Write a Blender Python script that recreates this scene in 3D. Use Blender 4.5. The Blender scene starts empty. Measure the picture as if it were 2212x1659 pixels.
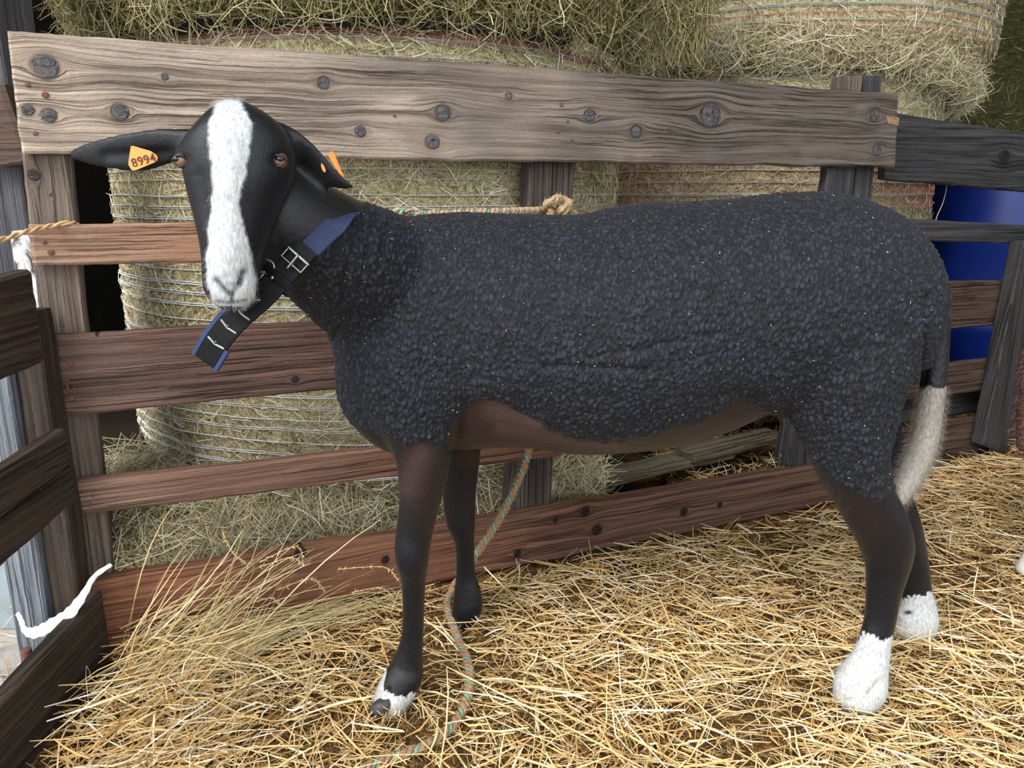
import bpy, math, random
import numpy as np
from mathutils import Vector, noise as mnoise
random.seed(7); rng = np.random.default_rng(7)
SC = bpy.context.scene
COL = SC.collection

# ------------------------------------------------------------------ camera, sky, sun, exposure
F = 1661.0; CAMH = 0.85; PITCH = math.radians(14.0); CP, SP = math.cos(PITCH), math.sin(PITCH)
cam_data = bpy.data.cameras.new('camera'); cam = bpy.data.objects.new('camera', cam_data); COL.objects.link(cam)
cam.location = (0, 0, CAMH); cam.rotation_euler = (math.pi/2 - PITCH, 0, 0)
cam_data.sensor_width = 36.0; cam_data.lens = 36.0 * F / 2212.0
cam_data.clip_start = 0.02; cam_data.clip_end = 200
SC.camera = cam
world = bpy.data.worlds.new('overcast_sky'); SC.world = world; world.use_nodes = True
bgn = world.node_tree.nodes['Background']
bgn.inputs[0].default_value = (0.90, 0.96, 1.0, 1); bgn.inputs[1].default_value = 1.9
sun_d = bpy.data.lights.new('sun', 'SUN'); sun_d.energy = 2.3; sun_d.angle = math.radians(28); sun_d.color = (1.0, 0.97, 0.93)
sun = bpy.data.objects.new('sun', sun_d); COL.objects.link(sun)
sun.rotation_euler = (math.radians(48), 0, math.radians(-38))
SC.view_settings.view_transform = 'Standard'; SC.view_settings.look = 'None'
SC.view_settings.gamma = 1.0; SC.view_settings.use_curve_mapping = False
SC.view_settings.exposure = 0.5
SC.cycles.use_denoising = True
SC.cycles.max_bounces = 5; SC.cycles.diffuse_bounces = 3; SC.cycles.adaptive_threshold = .02

# ------------------------------------------------------------------ helpers
def ray(u, v):
    a = (u-1106.0)/F; b = -(v-829.5)/F
    return a, CP + b*SP, -SP + b*CP
def P(u, v, Y):
    x, y, w = ray(u, v); t = Y/y
    return Vector((x*t, Y, CAMH + w*t))
def G(u, v, z=0.0):
    x, y, w = ray(u, v); t = (z-CAMH)/w
    return Vector((x*t, y*t, z))
def PX(u, v, X):                                   # point on the vertical plane x = X
    x, y, w = ray(u, v); t = X/x
    return Vector((X, y*t, CAMH + w*t))
def mpp(p):                                        # metres per photo pixel at a point
    return ((p[1])*CP - (p[2]-CAMH)*SP)/F
def uv(V):                                         # (n,3) -> pixel coordinates of points
    dz = V[:, 2]-CAMH; d = V[:, 1]*CP - dz*SP; h = V[:, 1]*SP + dz*CP
    return 1106 + F*V[:, 0]/d, 829.5 - F*h/d
def lin(c):
    return tuple(((x/255)/12.92 if x/255 <= .04045 else ((x/255+.055)/1.055)**2.4) for x in c)
def lin4(c): return lin(c)+(1.0,)
def ss(e0, e1, x):
    t = np.clip((x-e0)/(e1-e0), 0, 1); return t*t*(3-2*t)

def mesh_np(name, verts, quads=None, tris=None, mat=None, attrs=None, smooth=False):
    me = bpy.data.meshes.new(name)
    verts = np.asarray(verts, dtype=np.float32)
    me.vertices.add(len(verts)); me.vertices.foreach_set('co', verts.ravel())
    idx = []; tot = []
    if quads is not None and len(quads): idx.append(np.asarray(quads, dtype=np.int32).ravel()); tot.append(np.full(len(quads), 4, np.int32))
    if tris is not None and len(tris): idx.append(np.asarray(tris, dtype=np.int32).ravel()); tot.append(np.full(len(tris), 3, np.int32))
    idx = np.concatenate(idx); tot = np.concatenate(tot)
    me.loops.add(len(idx)); me.loops.foreach_set('vertex_index', idx)
    me.polygons.add(len(tot))
    st = np.concatenate([[0], np.cumsum(tot)[:-1]]).astype(np.int32)
    me.polygons.foreach_set('loop_start', st)
    me.polygons.foreach_set('use_smooth', np.full(len(tot), smooth, dtype=bool))
    me.update(calc_edges=True); me.validate()
    for k, a in (attrs or {}).items():
        a = np.asarray(a, dtype=np.float32)
        if a.ndim == 1:
            at = me.attributes.new(k, 'FLOAT', 'POINT'); at.data.foreach_set('value', a)
        else:
            at = me.attributes.new(k, 'FLOAT_VECTOR', 'POINT'); at.data.foreach_set('vector', a.ravel())
    if mat: me.materials.append(mat)
    return me
def link(name, me, parent=None):
    o = bpy.data.objects.new(name, me); COL.objects.link(o)
    if parent: o.parent = parent
    return o
def put(name, me, parent=None, origin=None):
    """link a mesh whose vertices are in world space; origin moves the object's origin"""
    o = link(name, me, parent)
    return o
def tag(o, label=None, cat=None, group=None, kind=None):
    if label: o['label'] = label
    if cat: o['category'] = cat
    if group: o['group'] = group
    if kind: o['kind'] = kind
    return o
def empty(name, label, cat, group=None):
    o = bpy.data.objects.new(name, None); COL.objects.link(o); o.empty_display_size = .05
    return tag(o, label, cat, group)
def settle(root, loc):
    """move an Empty to loc while its world-space children stay put"""
    loc = Vector(loc); root.location = loc
    for c in root.children: c.location = c.location - loc

def catmull(st, n=5):
    st = np.asarray(st, dtype=float); out = []
    m = len(st)
    for i in range(m-1):
        p0 = st[max(i-1, 0)]; p1 = st[i]; p2 = st[i+1]; p3 = st[min(i+2, m-1)]
        for k in range(n):
            t = k/n
            out.append(.5*((2*p1)+(-p0+p2)*t+(2*p0-5*p1+4*p2-p3)*t*t+(-p0+3*p1-3*p2+p3)*t**3))
    out.append(st[-1]); return np.array(out)

def tube(C, r1, r2, B0, ns=20, pw=2.0, capf=0.5, Tfix=None):
    """closed loft; C (n,3) centres, r1 half size in the A direction, r2 half size in the B0 direction"""
    C = np.asarray(C, float); n = len(C)
    r1 = np.broadcast_to(np.asarray(r1, float), n).copy(); r2 = np.broadcast_to(np.asarray(r2, float), n).copy()
    B0 = np.broadcast_to(np.asarray(B0, float), (n, 3))
    T = np.gradient(C, axis=0); T /= np.linalg.norm(T, axis=1)[:, None]+1e-12
    if Tfix is not None: T = np.broadcast_to(np.asarray(Tfix, float), (n, 3)).copy()
    B = B0 - T*(B0*T).sum(1)[:, None]; B /= np.linalg.norm(B, axis=1)[:, None]+1e-12
    A = np.cross(B, T)
    th = np.linspace(0, 2*math.pi, ns, endpoint=False)
    ct, st_ = np.cos(th), np.sin(th)
    ca = np.sign(ct)*np.abs(ct)**(2/pw); sa = np.sign(st_)*np.abs(st_)**(2/pw)
    rings = []
    def ring(i, off, s):
        return C[i] + T[i]*off + s*(r1[i]*ca[:, None]*A[i] + r2[i]*sa[:, None]*B[i])
    e0 = min(r1[0], r2[0])*capf; e1 = min(r1[-1], r2[-1])*capf
    for a in (.97, .78, .45): rings.append(ring(0, -e0*a, math.sqrt(1-a*a)))
    for i in range(n): rings.append(ring(i, 0, 1))
    for a in (.45, .78, .97): rings.append(ring(n-1, e1*a, math.sqrt(1-a*a)))
    V = np.concatenate(rings); m = len(rings)
    i = np.arange(m-1)[:, None]*ns; j = np.arange(ns)[None, :]; j2 = (j+1) % ns
    Q = np.stack([i+j, i+j2, i+ns+j2, i+ns+j], -1).reshape(-1, 4)
    V = np.concatenate([V, [C[0]-T[0]*e0, C[-1]+T[-1]*e1]]); k = len(V)
    tr = [(k-2, (q+1) % ns, q) for q in range(ns)] + [(k-1, (m-1)*ns+q, (m-1)*ns+(q+1) % ns) for q in range(ns)]
    return V, Q, np.array(tr)

def merge(parts):
    Vs, Qs, Ts = [], [], []; o = 0
    for V, Q, T in parts:
        Vs.append(V); Qs.append(np.asarray(Q).reshape(-1, 4)+o); Ts.append(np.asarray(T).reshape(-1, 3)+o); o += len(V)
    return np.concatenate(Vs), np.concatenate(Qs).astype(int), np.concatenate(Ts).astype(int)

def boxm(c, sx, sy, sz, R=None):
    V = np.array([[x, y, z] for x in (-.5, .5) for y in (-.5, .5) for z in (-.5, .5)])*[sx, sy, sz]
    if R is not None: V = V @ np.asarray(R).T
    V = V+np.asarray(c)
    Q = np.array([[0, 1, 3, 2], [4, 6, 7, 5], [0, 4, 5, 1], [2, 3, 7, 6], [0, 2, 6, 4], [1, 5, 7, 3]])
    return V, Q, np.zeros((0, 3), int)

def strands(C, D, L, W, bend, nseg=2, flat=.55, taper=.4):
    """n bent blades with three-sided section. C centres, D unit directions, L lengths, W widths, bend (n,3)"""
    n = len(C); m = nseg+1
    t = np.linspace(-.5, .5, m)
    ctr = C[:, None, :] + D[:, None, :]*(L[:, None, None]*t[None, :, None]) + bend[:, None, :]*(0.25-t[None, :, None]**2)*4
    up = rng.normal(size=(n, 3)); S = np.cross(D, up); S /= np.linalg.norm(S, axis=1)[:, None]+1e-9
    N = np.cross(D, S)
    w = (W[:, None]/2)*(1-taper*np.abs(t)[None, :]*2)
    a = ctr + S[:, None, :]*w[:, :, None]
    b = ctr - S[:, None, :]*w[:, :, None]
    c = ctr + N[:, None, :]*(w*flat*1.6)[:, :, None]
    V = np.stack([a, b, c], 2).reshape(-1, 3)
    base = (np.arange(n)*m*3)[:, None, None]; sg = (np.arange(nseg)*3)[None, :, None]
    pat = np.array([[0, 1, 4, 3], [1, 2, 5, 4], [2, 0, 3, 5]])
    Q = (base[..., None] + sg[..., None] + pat[None, None]).reshape(-1, 4)
    return V, Q, m*3
def strand_mesh(name, C, D, L, W, bend, mat, nseg=2, tone=None, **k):
    V, Q, per = strands(C, D, L, W, bend, nseg, **k)
    r = rng.random(len(C)) if tone is None else tone
    return mesh_np(name, V, Q, mat=mat, attrs={'tone': np.repeat(r, per), 'tone2': np.repeat(rng.random(len(C)), per)})

def nz(x, y, z=0.0): return mnoise.noise(Vector((x, y, z)))

# ------------------------------------------------------------------ materials
class NT:
    def __init__(s, name):
        s.m = bpy.data.materials.new(name); s.m.use_nodes = True; s.t = s.m.node_tree; s.n = s.t.nodes; s.l = s.t.links
        s.b = s.n['Principled BSDF']
    def new(s, ty, **k):
        n = s.n.new(ty)
        for a, v in k.items(): setattr(n, a, v)
        return n
    def set(s, inp, v):
        if v is None: return
        if isinstance(v, bpy.types.NodeSocket): s.l.new(v, inp)
        else:
            try: inp.default_value = v
            except Exception: inp.default_value = tuple(v)[:len(inp.default_value)]
    def math(s, op, a, b=None, c=None, clamp=False):
        n = s.new('ShaderNodeMath', operation=op, use_clamp=clamp); s.set(n.inputs[0], a)
        if b is not None: s.set(n.inputs[1], b)
        if c is not None: s.set(n.inputs[2], c)
        return n.outputs[0]
    def vmul(s, v, k):
        n = s.new('ShaderNodeVectorMath', operation='MULTIPLY'); s.set(n.inputs[0], v); n.inputs[1].default_value = k; return n.outputs[0]
    def vadd(s, v, w):
        n = s.new('ShaderNodeVectorMath', operation='ADD'); s.set(n.inputs[0], v); s.set(n.inputs[1], w); return n.outputs[0]
    def attr(s, name, out='Fac'):
        n = s.new('ShaderNodeAttribute', attribute_name=name); return n.outputs[out]
    def noise(s, v, scale=5, detail=3, rough=.5, dist=0, out=0):
        n = s.new('ShaderNodeTexNoise'); s.set(n.inputs['Vector'], v); n.inputs['Scale'].default_value = scale
        n.inputs['Detail'].default_value = detail; n.inputs['Roughness'].default_value = rough; n.inputs['Distortion'].default_value = dist
        return n.outputs[out]
    def voro(s, v, scale=5, feature='F1', out=0, rnd=1.0, smooth=None):
        n = s.new('ShaderNodeTexVoronoi', feature=feature); s.set(n.inputs['Vector'], v); n.inputs['Scale'].default_value = scale
        n.inputs['Randomness'].default_value = rnd
        if smooth is not None and 'Smoothness' in n.inputs: n.inputs['Smoothness'].default_value = smooth
        return n.outputs[out]
    def ramp(s, f, stops, interp='LINEAR'):
        n = s.new('ShaderNodeValToRGB'); s.set(n.inputs[0], f); cr = n.color_ramp; cr.interpolation = interp
        while len(cr.elements) < len(stops): cr.elements.new(0.5)
        for e, (p, c) in zip(cr.elements, stops):
            e.position = p; e.color = c if len(c) == 4 else tuple(c)+(1,)
        return n.outputs[0]
    def gray(s, f, a, b, lo=0.0, hi=1.0):
        n = s.new('ShaderNodeMapRange'); s.set(n.inputs[0], f); n.inputs[1].default_value = a; n.inputs[2].default_value = b
        n.inputs[3].default_value = lo; n.inputs[4].default_value = hi; return n.outputs[0]
    def mix(s, f, a, b, mode='MIX'):
        n = s.new('ShaderNodeMix', data_type='RGBA', blend_type=mode); s.set(n.inputs[0], f)
        s.set(n.inputs[6], a); s.set(n.inputs[7], b); return n.outputs[2]
    def bump(s, h, strength=.5, dist=.002, normal=None):
        n = s.new('ShaderNodeBump'); s.set(n.inputs['Height'], h); n.inputs['Strength'].default_value = strength
        n.inputs['Distance'].default_value = dist
        if normal is not None: s.set(n.inputs['Normal'], normal)
        return n.outputs[0]
    def obj(s): return s.new('ShaderNodeTexCoord').outputs['Object']
    def geo(s): return s.new('ShaderNodeNewGeometry').outputs['Position']
    def fin(s, col=None, rough=.8, normal=None, spec=None, **k):
        s.set(s.b.inputs['Base Color'], col); s.set(s.b.inputs['Roughness'], rough)
        if normal is not None: s.set(s.b.inputs['Normal'], normal)
        if spec is not None: s.set(s.b.inputs['Specular IOR Level'], spec)
        for a, v in k.items(): s.set(s.b.inputs[a.replace('_', ' ')], v)
        return s.m

def simple(name, c, rough=.7, metal=0, var=.15, scale=30, bump=0, spec=None):
    t = NT(name); g = t.geo(); n = t.noise(g, scale, 4)
    col = t.mix(t.gray(n, .3, .7), tuple(x*(1-var) for x in lin(c))+(1,), tuple(min(1, x*(1+var)) for x in lin(c))+(1,))
    return t.fin(col, rough, t.bump(n, bump, .002) if bump else None, spec=spec, Metallic=metal)

def wood(name, cd, cm, cl, end=None, knot=(70, 62, 60), seed=0.0, relief=1.0, grey=.25, greyc=(105, 100, 98), rough=.75, stain=.0, contrast=1.0):
    """cd/cm/cl: dark grain, middle, light wood; end: tint reached at the far end of the board"""
    t = NT(name); wc = t.attr('wc', 'Vector'); kn = t.attr('kn'); tt = t.attr('tt')
    off = t.vadd(wc, (seed*3.1, seed*1.7, seed))
    wob_ = t.noise(t.vmul(off, (26, 60, 20)), 1, 3, .6, out=1)
    off0 = off
    off = t.vadd(off, t.vmul(wob_, (0, .0032, 0)))
    fine = t.noise(t.vmul(off, (9, 420, 30)), 1, 5, .7)
    rings = t.noise(t.vmul(off, (1.6, 95, 8)), 1, 4, .62, .3)
    lines = t.noise(t.vmul(off, (3.2, 185, 12)), 1, 3, .6, .3)
    lm = t.gray(t.noise(t.vmul(off, (2.0, 9, 3)), 1, 2), .38, .58)
    lineM = t.math('MULTIPLY', t.gray(lines, .47, .39), lm, clamp=True)
    rough_n = t.noise(t.vmul(off0, (120, 160, 60)), 1, 4, .7)
    kn = t.math('MULTIPLY_ADD', t.noise(t.vmul(off0, (38, 60, 5)), 1, 2), .7, t.math('SUBTRACT', kn, .35))
    col = t.ramp(rings, [(.28, lin4(cd)), (.45, lin4(cm)), (.68, lin4(cl))])
    col = t.mix(t.gray(fine, .3, .7, 0, .5*contrast), col, t.mix(1.0, col, (.52, .50, .48, 1), 'MULTIPLY'))
    if end is not None:
        big = t.noise(t.vmul(off, (3.5, 7, 2)), 1, 3)
        f = t.math('ADD', tt, t.gray(big, .25, .75, -.25, .25), clamp=True)
        f = t.gray(f, .02, .62)
        col = t.mix(f, col, t.mix(1.0, col, tuple(min(3, a/max(b, .001)) for a, b in zip(lin(end), lin(cm)))+(1,), 'MULTIPLY'))
    b2 = t.noise(t.vmul(off, (7, 16, 4)), 1, 5, .62)
    col = t.mix(t.gray(b2, .42, .72, 0, grey*2), col, t.mix(.55, col, lin4(greyc)))
    if stain: 
        sn = t.noise(t.vmul(off, (5, 9, 3)), 1, 4, .6, .6)
        col = t.mix(t.gray(sn, .52, .68, 0, stain), col, t.mix(1.0, col, (.3, .26, .25, 1), 'MULTIPLY'))
    col = t.mix(t.math('MULTIPLY', lineM, .75*contrast), col, lin4([c*.42 for c in cd]))
    # knots
    kr = t.noise(t.vmul(off, (140, 140, 10)), 1, 2)
    kcol = t.mix(t.gray(kr, .35, .65), lin4([c*.72 for c in knot]), lin4(knot))
    rim = t.math('MULTIPLY', t.gray(kn, .78, .95), t.gray(kn, 1.25, 1.0), clamp=True)
    col = t.mix(t.gray(kn, 1.02, .86), col, kcol)
    kcr = t.noise(t.vmul(off0, (60, 420, 5)), 1, 2, .5, .5)
    kcrm = t.math('MULTIPLY', t.gray(kcr, .40, .36), t.gray(kn, .9, .6), clamp=True)
    col = t.mix(t.math('MULTIPLY', rim, .45), col, lin4([c*.5 for c in knot]))
    col = t.mix(kcrm, col, lin4([c*.3 for c in knot]))
    halo = t.math('MULTIPLY', t.gray(kn, 2.4, 1.1), .35, clamp=True)
    col = t.mix(halo, col, t.mix(1.0, col, (.55, .5, .46, 1), 'MULTIPLY'))
    # bright scratches and specks of lime
    sp = t.noise(t.vmul(off, (260, 330, 90)), 1, 2)
    sp2 = t.noise(t.vmul(off, (12, 17, 5)), 1, 2)
    spk = t.math('MULTIPLY', t.gray(sp, .70, .76), t.gray(sp2, .5, .6), clamp=True)
    col = t.mix(t.math('MULTIPLY', spk, .6), col, lin4((200, 195, 185)))
    h = t.math('SUBTRACT', t.math('MULTIPLY_ADD', fine, .35, rings), t.math('MULTIPLY', lineM, 1.3))
    h = t.math('SUBTRACT', h, t.math('MULTIPLY', rim, .5))
    h = t.math('MULTIPLY_ADD', rough_n, .55, h)
    col = t.mix(t.gray(rough_n, .45, .25, 0, .55), col, t.mix(1.0, col, (.55, .53, .52, 1), 'MULTIPLY'))
    return t.fin(col, rough, t.bump(h, min(1, .9*relief), .0034), spec=.25)

def fibre(name, stops, rough=.75, green=None, trans=0.0):
    t = NT(name); a = t.attr('tone'); b = t.attr('tone2')
    col = t.ramp(a, stops)
    n = t.noise(t.geo(), 90, 2)
    col = t.mix(t.gray(n, .3, .7, 0, .45), col, t.mix(1.0, col, (.62, .55, .45, 1), 'MULTIPLY'))
    br = t.gray(b, 0, 1, .72, 1.18)
    vm = t.new('ShaderNodeVectorMath', operation='SCALE'); t.l.new(col, vm.inputs[0]); t.l.new(br, vm.inputs['Scale'])
    return t.fin(vm.outputs[0], rough, spec=.35)
M = {}
M['straw'] = fibre('straw', [(0, lin4((140, 100, 52))), (.15, lin4((190, 146, 86))), (.4, lin4((224, 184, 118))), (.68, lin4((238, 212, 158))), (.88, lin4((248, 234, 200))), (1, lin4((252, 248, 236)))], .5)
M['hay'] = fibre('hay', [(0, lin4((140, 126, 90))), (.2, lin4((188, 173, 130))), (.5, lin4((224, 213, 174))), (.8, lin4((236, 228, 196))), (1, lin4((250, 246, 228)))], .65)
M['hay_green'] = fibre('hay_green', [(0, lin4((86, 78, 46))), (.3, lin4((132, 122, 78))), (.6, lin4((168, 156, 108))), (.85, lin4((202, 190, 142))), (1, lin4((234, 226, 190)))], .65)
M['stem'] = fibre('stem', [(0, lin4((134, 142, 104))), (.2, lin4((178, 176, 132))), (.38, lin4((216, 190, 130))), (.75, lin4((236, 212, 156))), (1, lin4((248, 238, 208)))], .55)
M['bone'] = simple('claw_horn', (58, 56, 58), .55, var=.35, scale=120, bump=.3)
def hay_core(name, c0, c1, c2):
    t = NT(name); g = t.geo(); w = t.noise(g, 14, 3, out=1)
    v = t.vadd(t.vmul(g, (60, 60, 160)), t.vmul(w, (6, 6, 6)))
    a = t.noise(v, 1, 4, .7, .8); b = t.noise(t.vmul(g, (130, 60, 70)), 1, 3, .7, 1.5); c = t.noise(g, 5, 3)
    f = t.math('MULTIPLY_ADD', b, .5, t.math('MULTIPLY', a, .5))
    col = t.ramp(f, [(.38, lin4(c0)), (.5, lin4(c1)), (.64, lin4(c2))])
    col = t.mix(t.gray(c, .35, .7, 0, .4), col, t.mix(1.0, col, (.6, .58, .5, 1), 'MULTIPLY'))
    return t.fin(col, .9, t.bump(f, .9, .006), spec=.15)
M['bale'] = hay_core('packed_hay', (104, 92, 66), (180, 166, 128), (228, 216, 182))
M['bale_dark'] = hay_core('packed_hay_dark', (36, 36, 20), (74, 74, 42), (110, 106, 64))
M['net'] = simple('white_net', (226, 232, 236), .6, var=.12, scale=60)
M['net_grey'] = simple('grey_net', (140, 150, 160), .6, var=.15, scale=60)
M['pink'] = simple('pink_net', (198, 92, 98), .6, var=.25, scale=60)
M['rust'] = simple('rusty_iron', (104, 66, 52), .85, var=.4, scale=400, bump=.4)
M['metal'] = simple('buckle_steel', (150, 148, 142), .35, metal=.9, var=.2, scale=200)
M['zinc'] = simple('galvanised_sheet', (160, 172, 182), .5, metal=.4, var=.15, scale=18)
M['barrel'] = simple('blue_plastic', (8, 42, 128), .42, var=.2, scale=6)
M['blue_plastic'] = simple('blue_strip', (62, 104, 128), .5, var=.2)
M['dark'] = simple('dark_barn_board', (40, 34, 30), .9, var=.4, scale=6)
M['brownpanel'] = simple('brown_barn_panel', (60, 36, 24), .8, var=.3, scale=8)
M['rubber'] = simple('collar_leather', (7, 7, 8), .6, spec=.18, var=.6, scale=90, bump=.25)

# ------------------------------------------------------------------ the setting
def height(x, y):
    h = .012*nz(x*2.1, y*2.1, 3) + .006*nz(x*7, y*7, 5)
    h += .05*max(0, min(1, (x-1.15)/.6))*max(0, min(1, (y-1.55)/.5))
    return h
def floor_mesh():
    xs = np.linspace(-.80, 4.2, 150); ys = np.linspace(-.5, 6.0, 150)
    X, Y = np.meshgrid(xs, ys); Z = np.array([[height(a, b) for a in xs] for b in ys]) - .004
    V = np.stack([X, Y, Z], -1).reshape(-1, 3); n = len(xs)
    i, j = np.meshgrid(np.arange(len(ys)-1), np.arange(n-1), indexing='ij')
    Q = np.stack([i*n+j, i*n+j+1, (i+1)*n+j+1, (i+1)*n+j], -1).reshape(-1, 4)
    return V, Q
t = NT('trodden_litter'); g = t.geo(); n1 = t.noise(g, 9, 5, .7); n2 = t.noise(g, 90, 4, .7, 1.5)
c = t.ramp(n2, [(.35, lin4((48, 36, 24))), (.5, lin4((112, 82, 46))), (.66, lin4((190, 148, 88)))])
c = t.mix(t.gray(n1, .4, .65, 0, .7), c, lin4((62, 50, 38)))
m_floor = t.fin(c, .95, t.bump(n2, .9, .01), spec=.1)
V, Q = floor_mesh()
fl = put('floor', mesh_np('floor', V, Q, mat=m_floor, smooth=True)); tag(fl, kind='structure')
m_yard = simple('concrete_yard', (175, 172, 166), .9, var=.12, scale=6)
m_dirt = simple('barn_earth', (70, 58, 44), .95, var=.25, scale=5)
yard = put('ground', mesh_np('ground', *boxm((0, -6.0, -.03), 26, 11, .04), mat=m_yard)); tag(yard, kind='structure')
yard2 = put('ground', mesh_np('ground', *boxm((0, 4.0, -.06), 12, 7, .04), mat=m_dirt)); tag(yard2, kind='structure')
yard3 = put('ground', mesh_np('ground', *boxm((-1.7, .8, -.022), 1.8, 1.5, .04), mat=m_yard)); tag(yard3, kind='structure')
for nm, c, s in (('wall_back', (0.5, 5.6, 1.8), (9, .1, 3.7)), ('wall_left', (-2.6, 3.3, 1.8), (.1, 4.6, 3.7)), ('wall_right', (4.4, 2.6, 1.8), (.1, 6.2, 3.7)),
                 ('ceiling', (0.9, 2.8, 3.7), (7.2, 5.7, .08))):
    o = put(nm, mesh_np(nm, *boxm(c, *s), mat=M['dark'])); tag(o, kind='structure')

# ------------------------------------------------------------------ planks
FD = Vector((math.sin(math.radians(67.2)), math.cos(math.radians(67.2)), 0)); FN = Vector((-FD.y, FD.x, 0))   # FN points away from the camera
F0 = Vector((-.775, 1.311, 0))
def on_plane(u, v, O, N):
    r = Vector(ray(u, v)); C = Vector((0, 0, CAMH)); t = (O-C).dot(N)/r.dot(N); return C+r*t
def plank(name, O, D, N, q, th, mat, parent=None, knots=(), px=True, step=.006, seed=0, wob=.0018, vertical=False, cham=.004, rows=None, label=None):
    """board on the plane through O spanned by D (along) and up. q: pixel corners (left-top, right-top, right-bottom, left-bottom)
       or plane coordinates (s, z) if px is False. N points away from the viewer; the board's seen face lies on the plane."""
    O = Vector(O)
    def sz(c):
        if px:
            p = on_plane(c[0], c[1], O, N); return ((p-O).dot(D), p.z)
        return c
    c = [sz(k) for k in q]
    ks = [(*sz((k[0], k[1])), k[2]*mpp(on_plane(k[0], k[1], O, N)) if px else k[2]) for k in knots]
    if vertical:      # long axis = up
        ax = [(c[3], c[0]), (c[2], c[1])]          # left side bottom->top, right side bottom->top
        def pt(a, b):      # a along (0..1 from bottom to top), b across 0..1
            l = [ax[0][0][i]*(1-a)+ax[0][1][i]*a for i in (0, 1)]; r = [ax[1][0][i]*(1-a)+ax[1][1][i]*a for i in (0, 1)]
            return l[0]*(1-b)+r[0]*b, l[1]*(1-b)+r[1]*b
        length = abs(c[0][1]-c[3][1]); width = abs(c[1][0]-c[0][0])
    else:
        def pt(a, b):
            l = [c[3][i]*(1-b)+c[0][i]*b for i in (0, 1)]; r = [c[2][i]*(1-b)+c[1][i]*b for i in (0, 1)]
            return l[0]*(1-a)+r[0]*a, l[1]*(1-a)+r[1]*a
        length = abs(c[1][0]-c[0][0]); width = abs(c[0][1]-c[3][1])
    nx = max(4, int(length/step)); nr = rows or max(3, int(width/.0055))
    bs = list(np.linspace(0, 1, nr))
    # section loop: (b, depth) front face bottom->top, chamfer, back, chamfer
    e = min(.25, cham/max(width, .01))
    loop = [(e + (1-2*e)*b, 0.0) for b in bs] + [(1.0, cham), (1.0, th*.5), (1.0, th-cham), (1-e, th), (.5, th), (e, th), (0.0, th-cham), (0.0, th*.5), (0.0, cham)]
    m = len(loop); V = []; WC = []; KN = []; TT = []
    for i in range(nx+1):
        a = i/nx
        ed = min(a, 1-a)*length
        inset = cham*(1-min(1, ed/cham)) if cham > 0 else 0
        for (b, d) in loop:
            s, z = pt(a, b)
            lng, wd = (z, s) if vertical else (s, z)
            w0 = wob*(nz(lng*9+seed*7, b*1.3, seed)*1.6 + .5*nz(lng*40, b*2, seed+5))*(1 if (b > .9 or b < .1) else .15)
            dd = d + (inset if d < th*.4 else -inset)*.8 + .0008*nz(lng*14, b*5, seed+9)
            if vertical: s2, z2 = s+w0, z+.0015*nz(b*9, seed, a*3)
            else: s2, z2 = s+.003*nz(b*7, seed, a)*(1 if ed < .01 else 0), z+w0
            p = O + D*s2 + N*dd; V.append((p.x, p.y, z2))
            psi = wd; kmin = 9.0
            for (ksx, kz, kr) in ks:
                dl = lng-(kz if vertical else ksx); dw = wd-(ksx if vertical else kz)
                r2 = (dl*.62)**2+dw**2; a2 = (kr*1.05)**2
                psi -= dw*a2/(r2+a2*.35)*.95
                kd = math.sqrt(dl*dl+dw*dw)/kr
                if kd < kmin: kmin = kd
            WC.append((lng, psi + (d if not 0 < b < 1 else 0)*.8, d)); KN.append(kmin); TT.append(a)
    V = np.array(V)
    i, j = np.meshgrid(np.arange(nx), np.arange(m), indexing='ij'); j2 = (j+1) % m
    Q = np.stack([i*m+j, (i+1)*m+j, (i+1)*m+j2, i*m+j2], -1).reshape(-1, 4)
    if vertical: Q = Q[:, ::-1]
    # end caps: fan from centre
    k = len(V); V = np.concatenate([V, [V[:m].mean(0), V[-m:].mean(0)]])
    T = [(k, (q_+1) % m, q_) for q_ in range(m)] + [(k+1, nx*m+q_, nx*m+(q_+1) % m) for q_ in range(m)]
    WC += [WC[0], WC[-1]]; KN += [9, 9]; TT += [0, 1]
    me = mesh_np(name, V, Q, T, mat=mat, attrs={'wc': np.array(WC)+[seed*1.37, seed*.31, 0], 'kn': np.array(KN), 'tt': np.array(TT)})
    o = put(name, me, parent)
    if label: o['label'] = label
    return o
def nail(u, v, O, N, parent, r=.004, mat=None, name='nail', out=.0025):
    p = on_plane(u, v, Vector(O), N)
    n = -N; ang = np.linspace(0, 2*math.pi, 9)[:-1]
    a = Vector((0, 0, 1)); b = n.cross(a)
    ring = lambda rr, h: [tuple(p+a*math.cos(t)*rr+b*math.sin(t)*rr+n*h) for t in ang]
    V = ring(r, -.002)+ring(r, out*.6)+ring(r*.7, out)+[tuple(p+n*out*1.1)]
    Q = [(i+k*8, (i+1) % 8+k*8, (i+1) % 8+8+k*8, i+8+k*8) for k in (0, 1) for i in range(8)]
    T = [(16+i, 16+(i+1) % 8, 24) for i in range(8)]
    return put(name, mesh_np(name, V, Q, T, mat=mat or M['rust']), parent)

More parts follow.
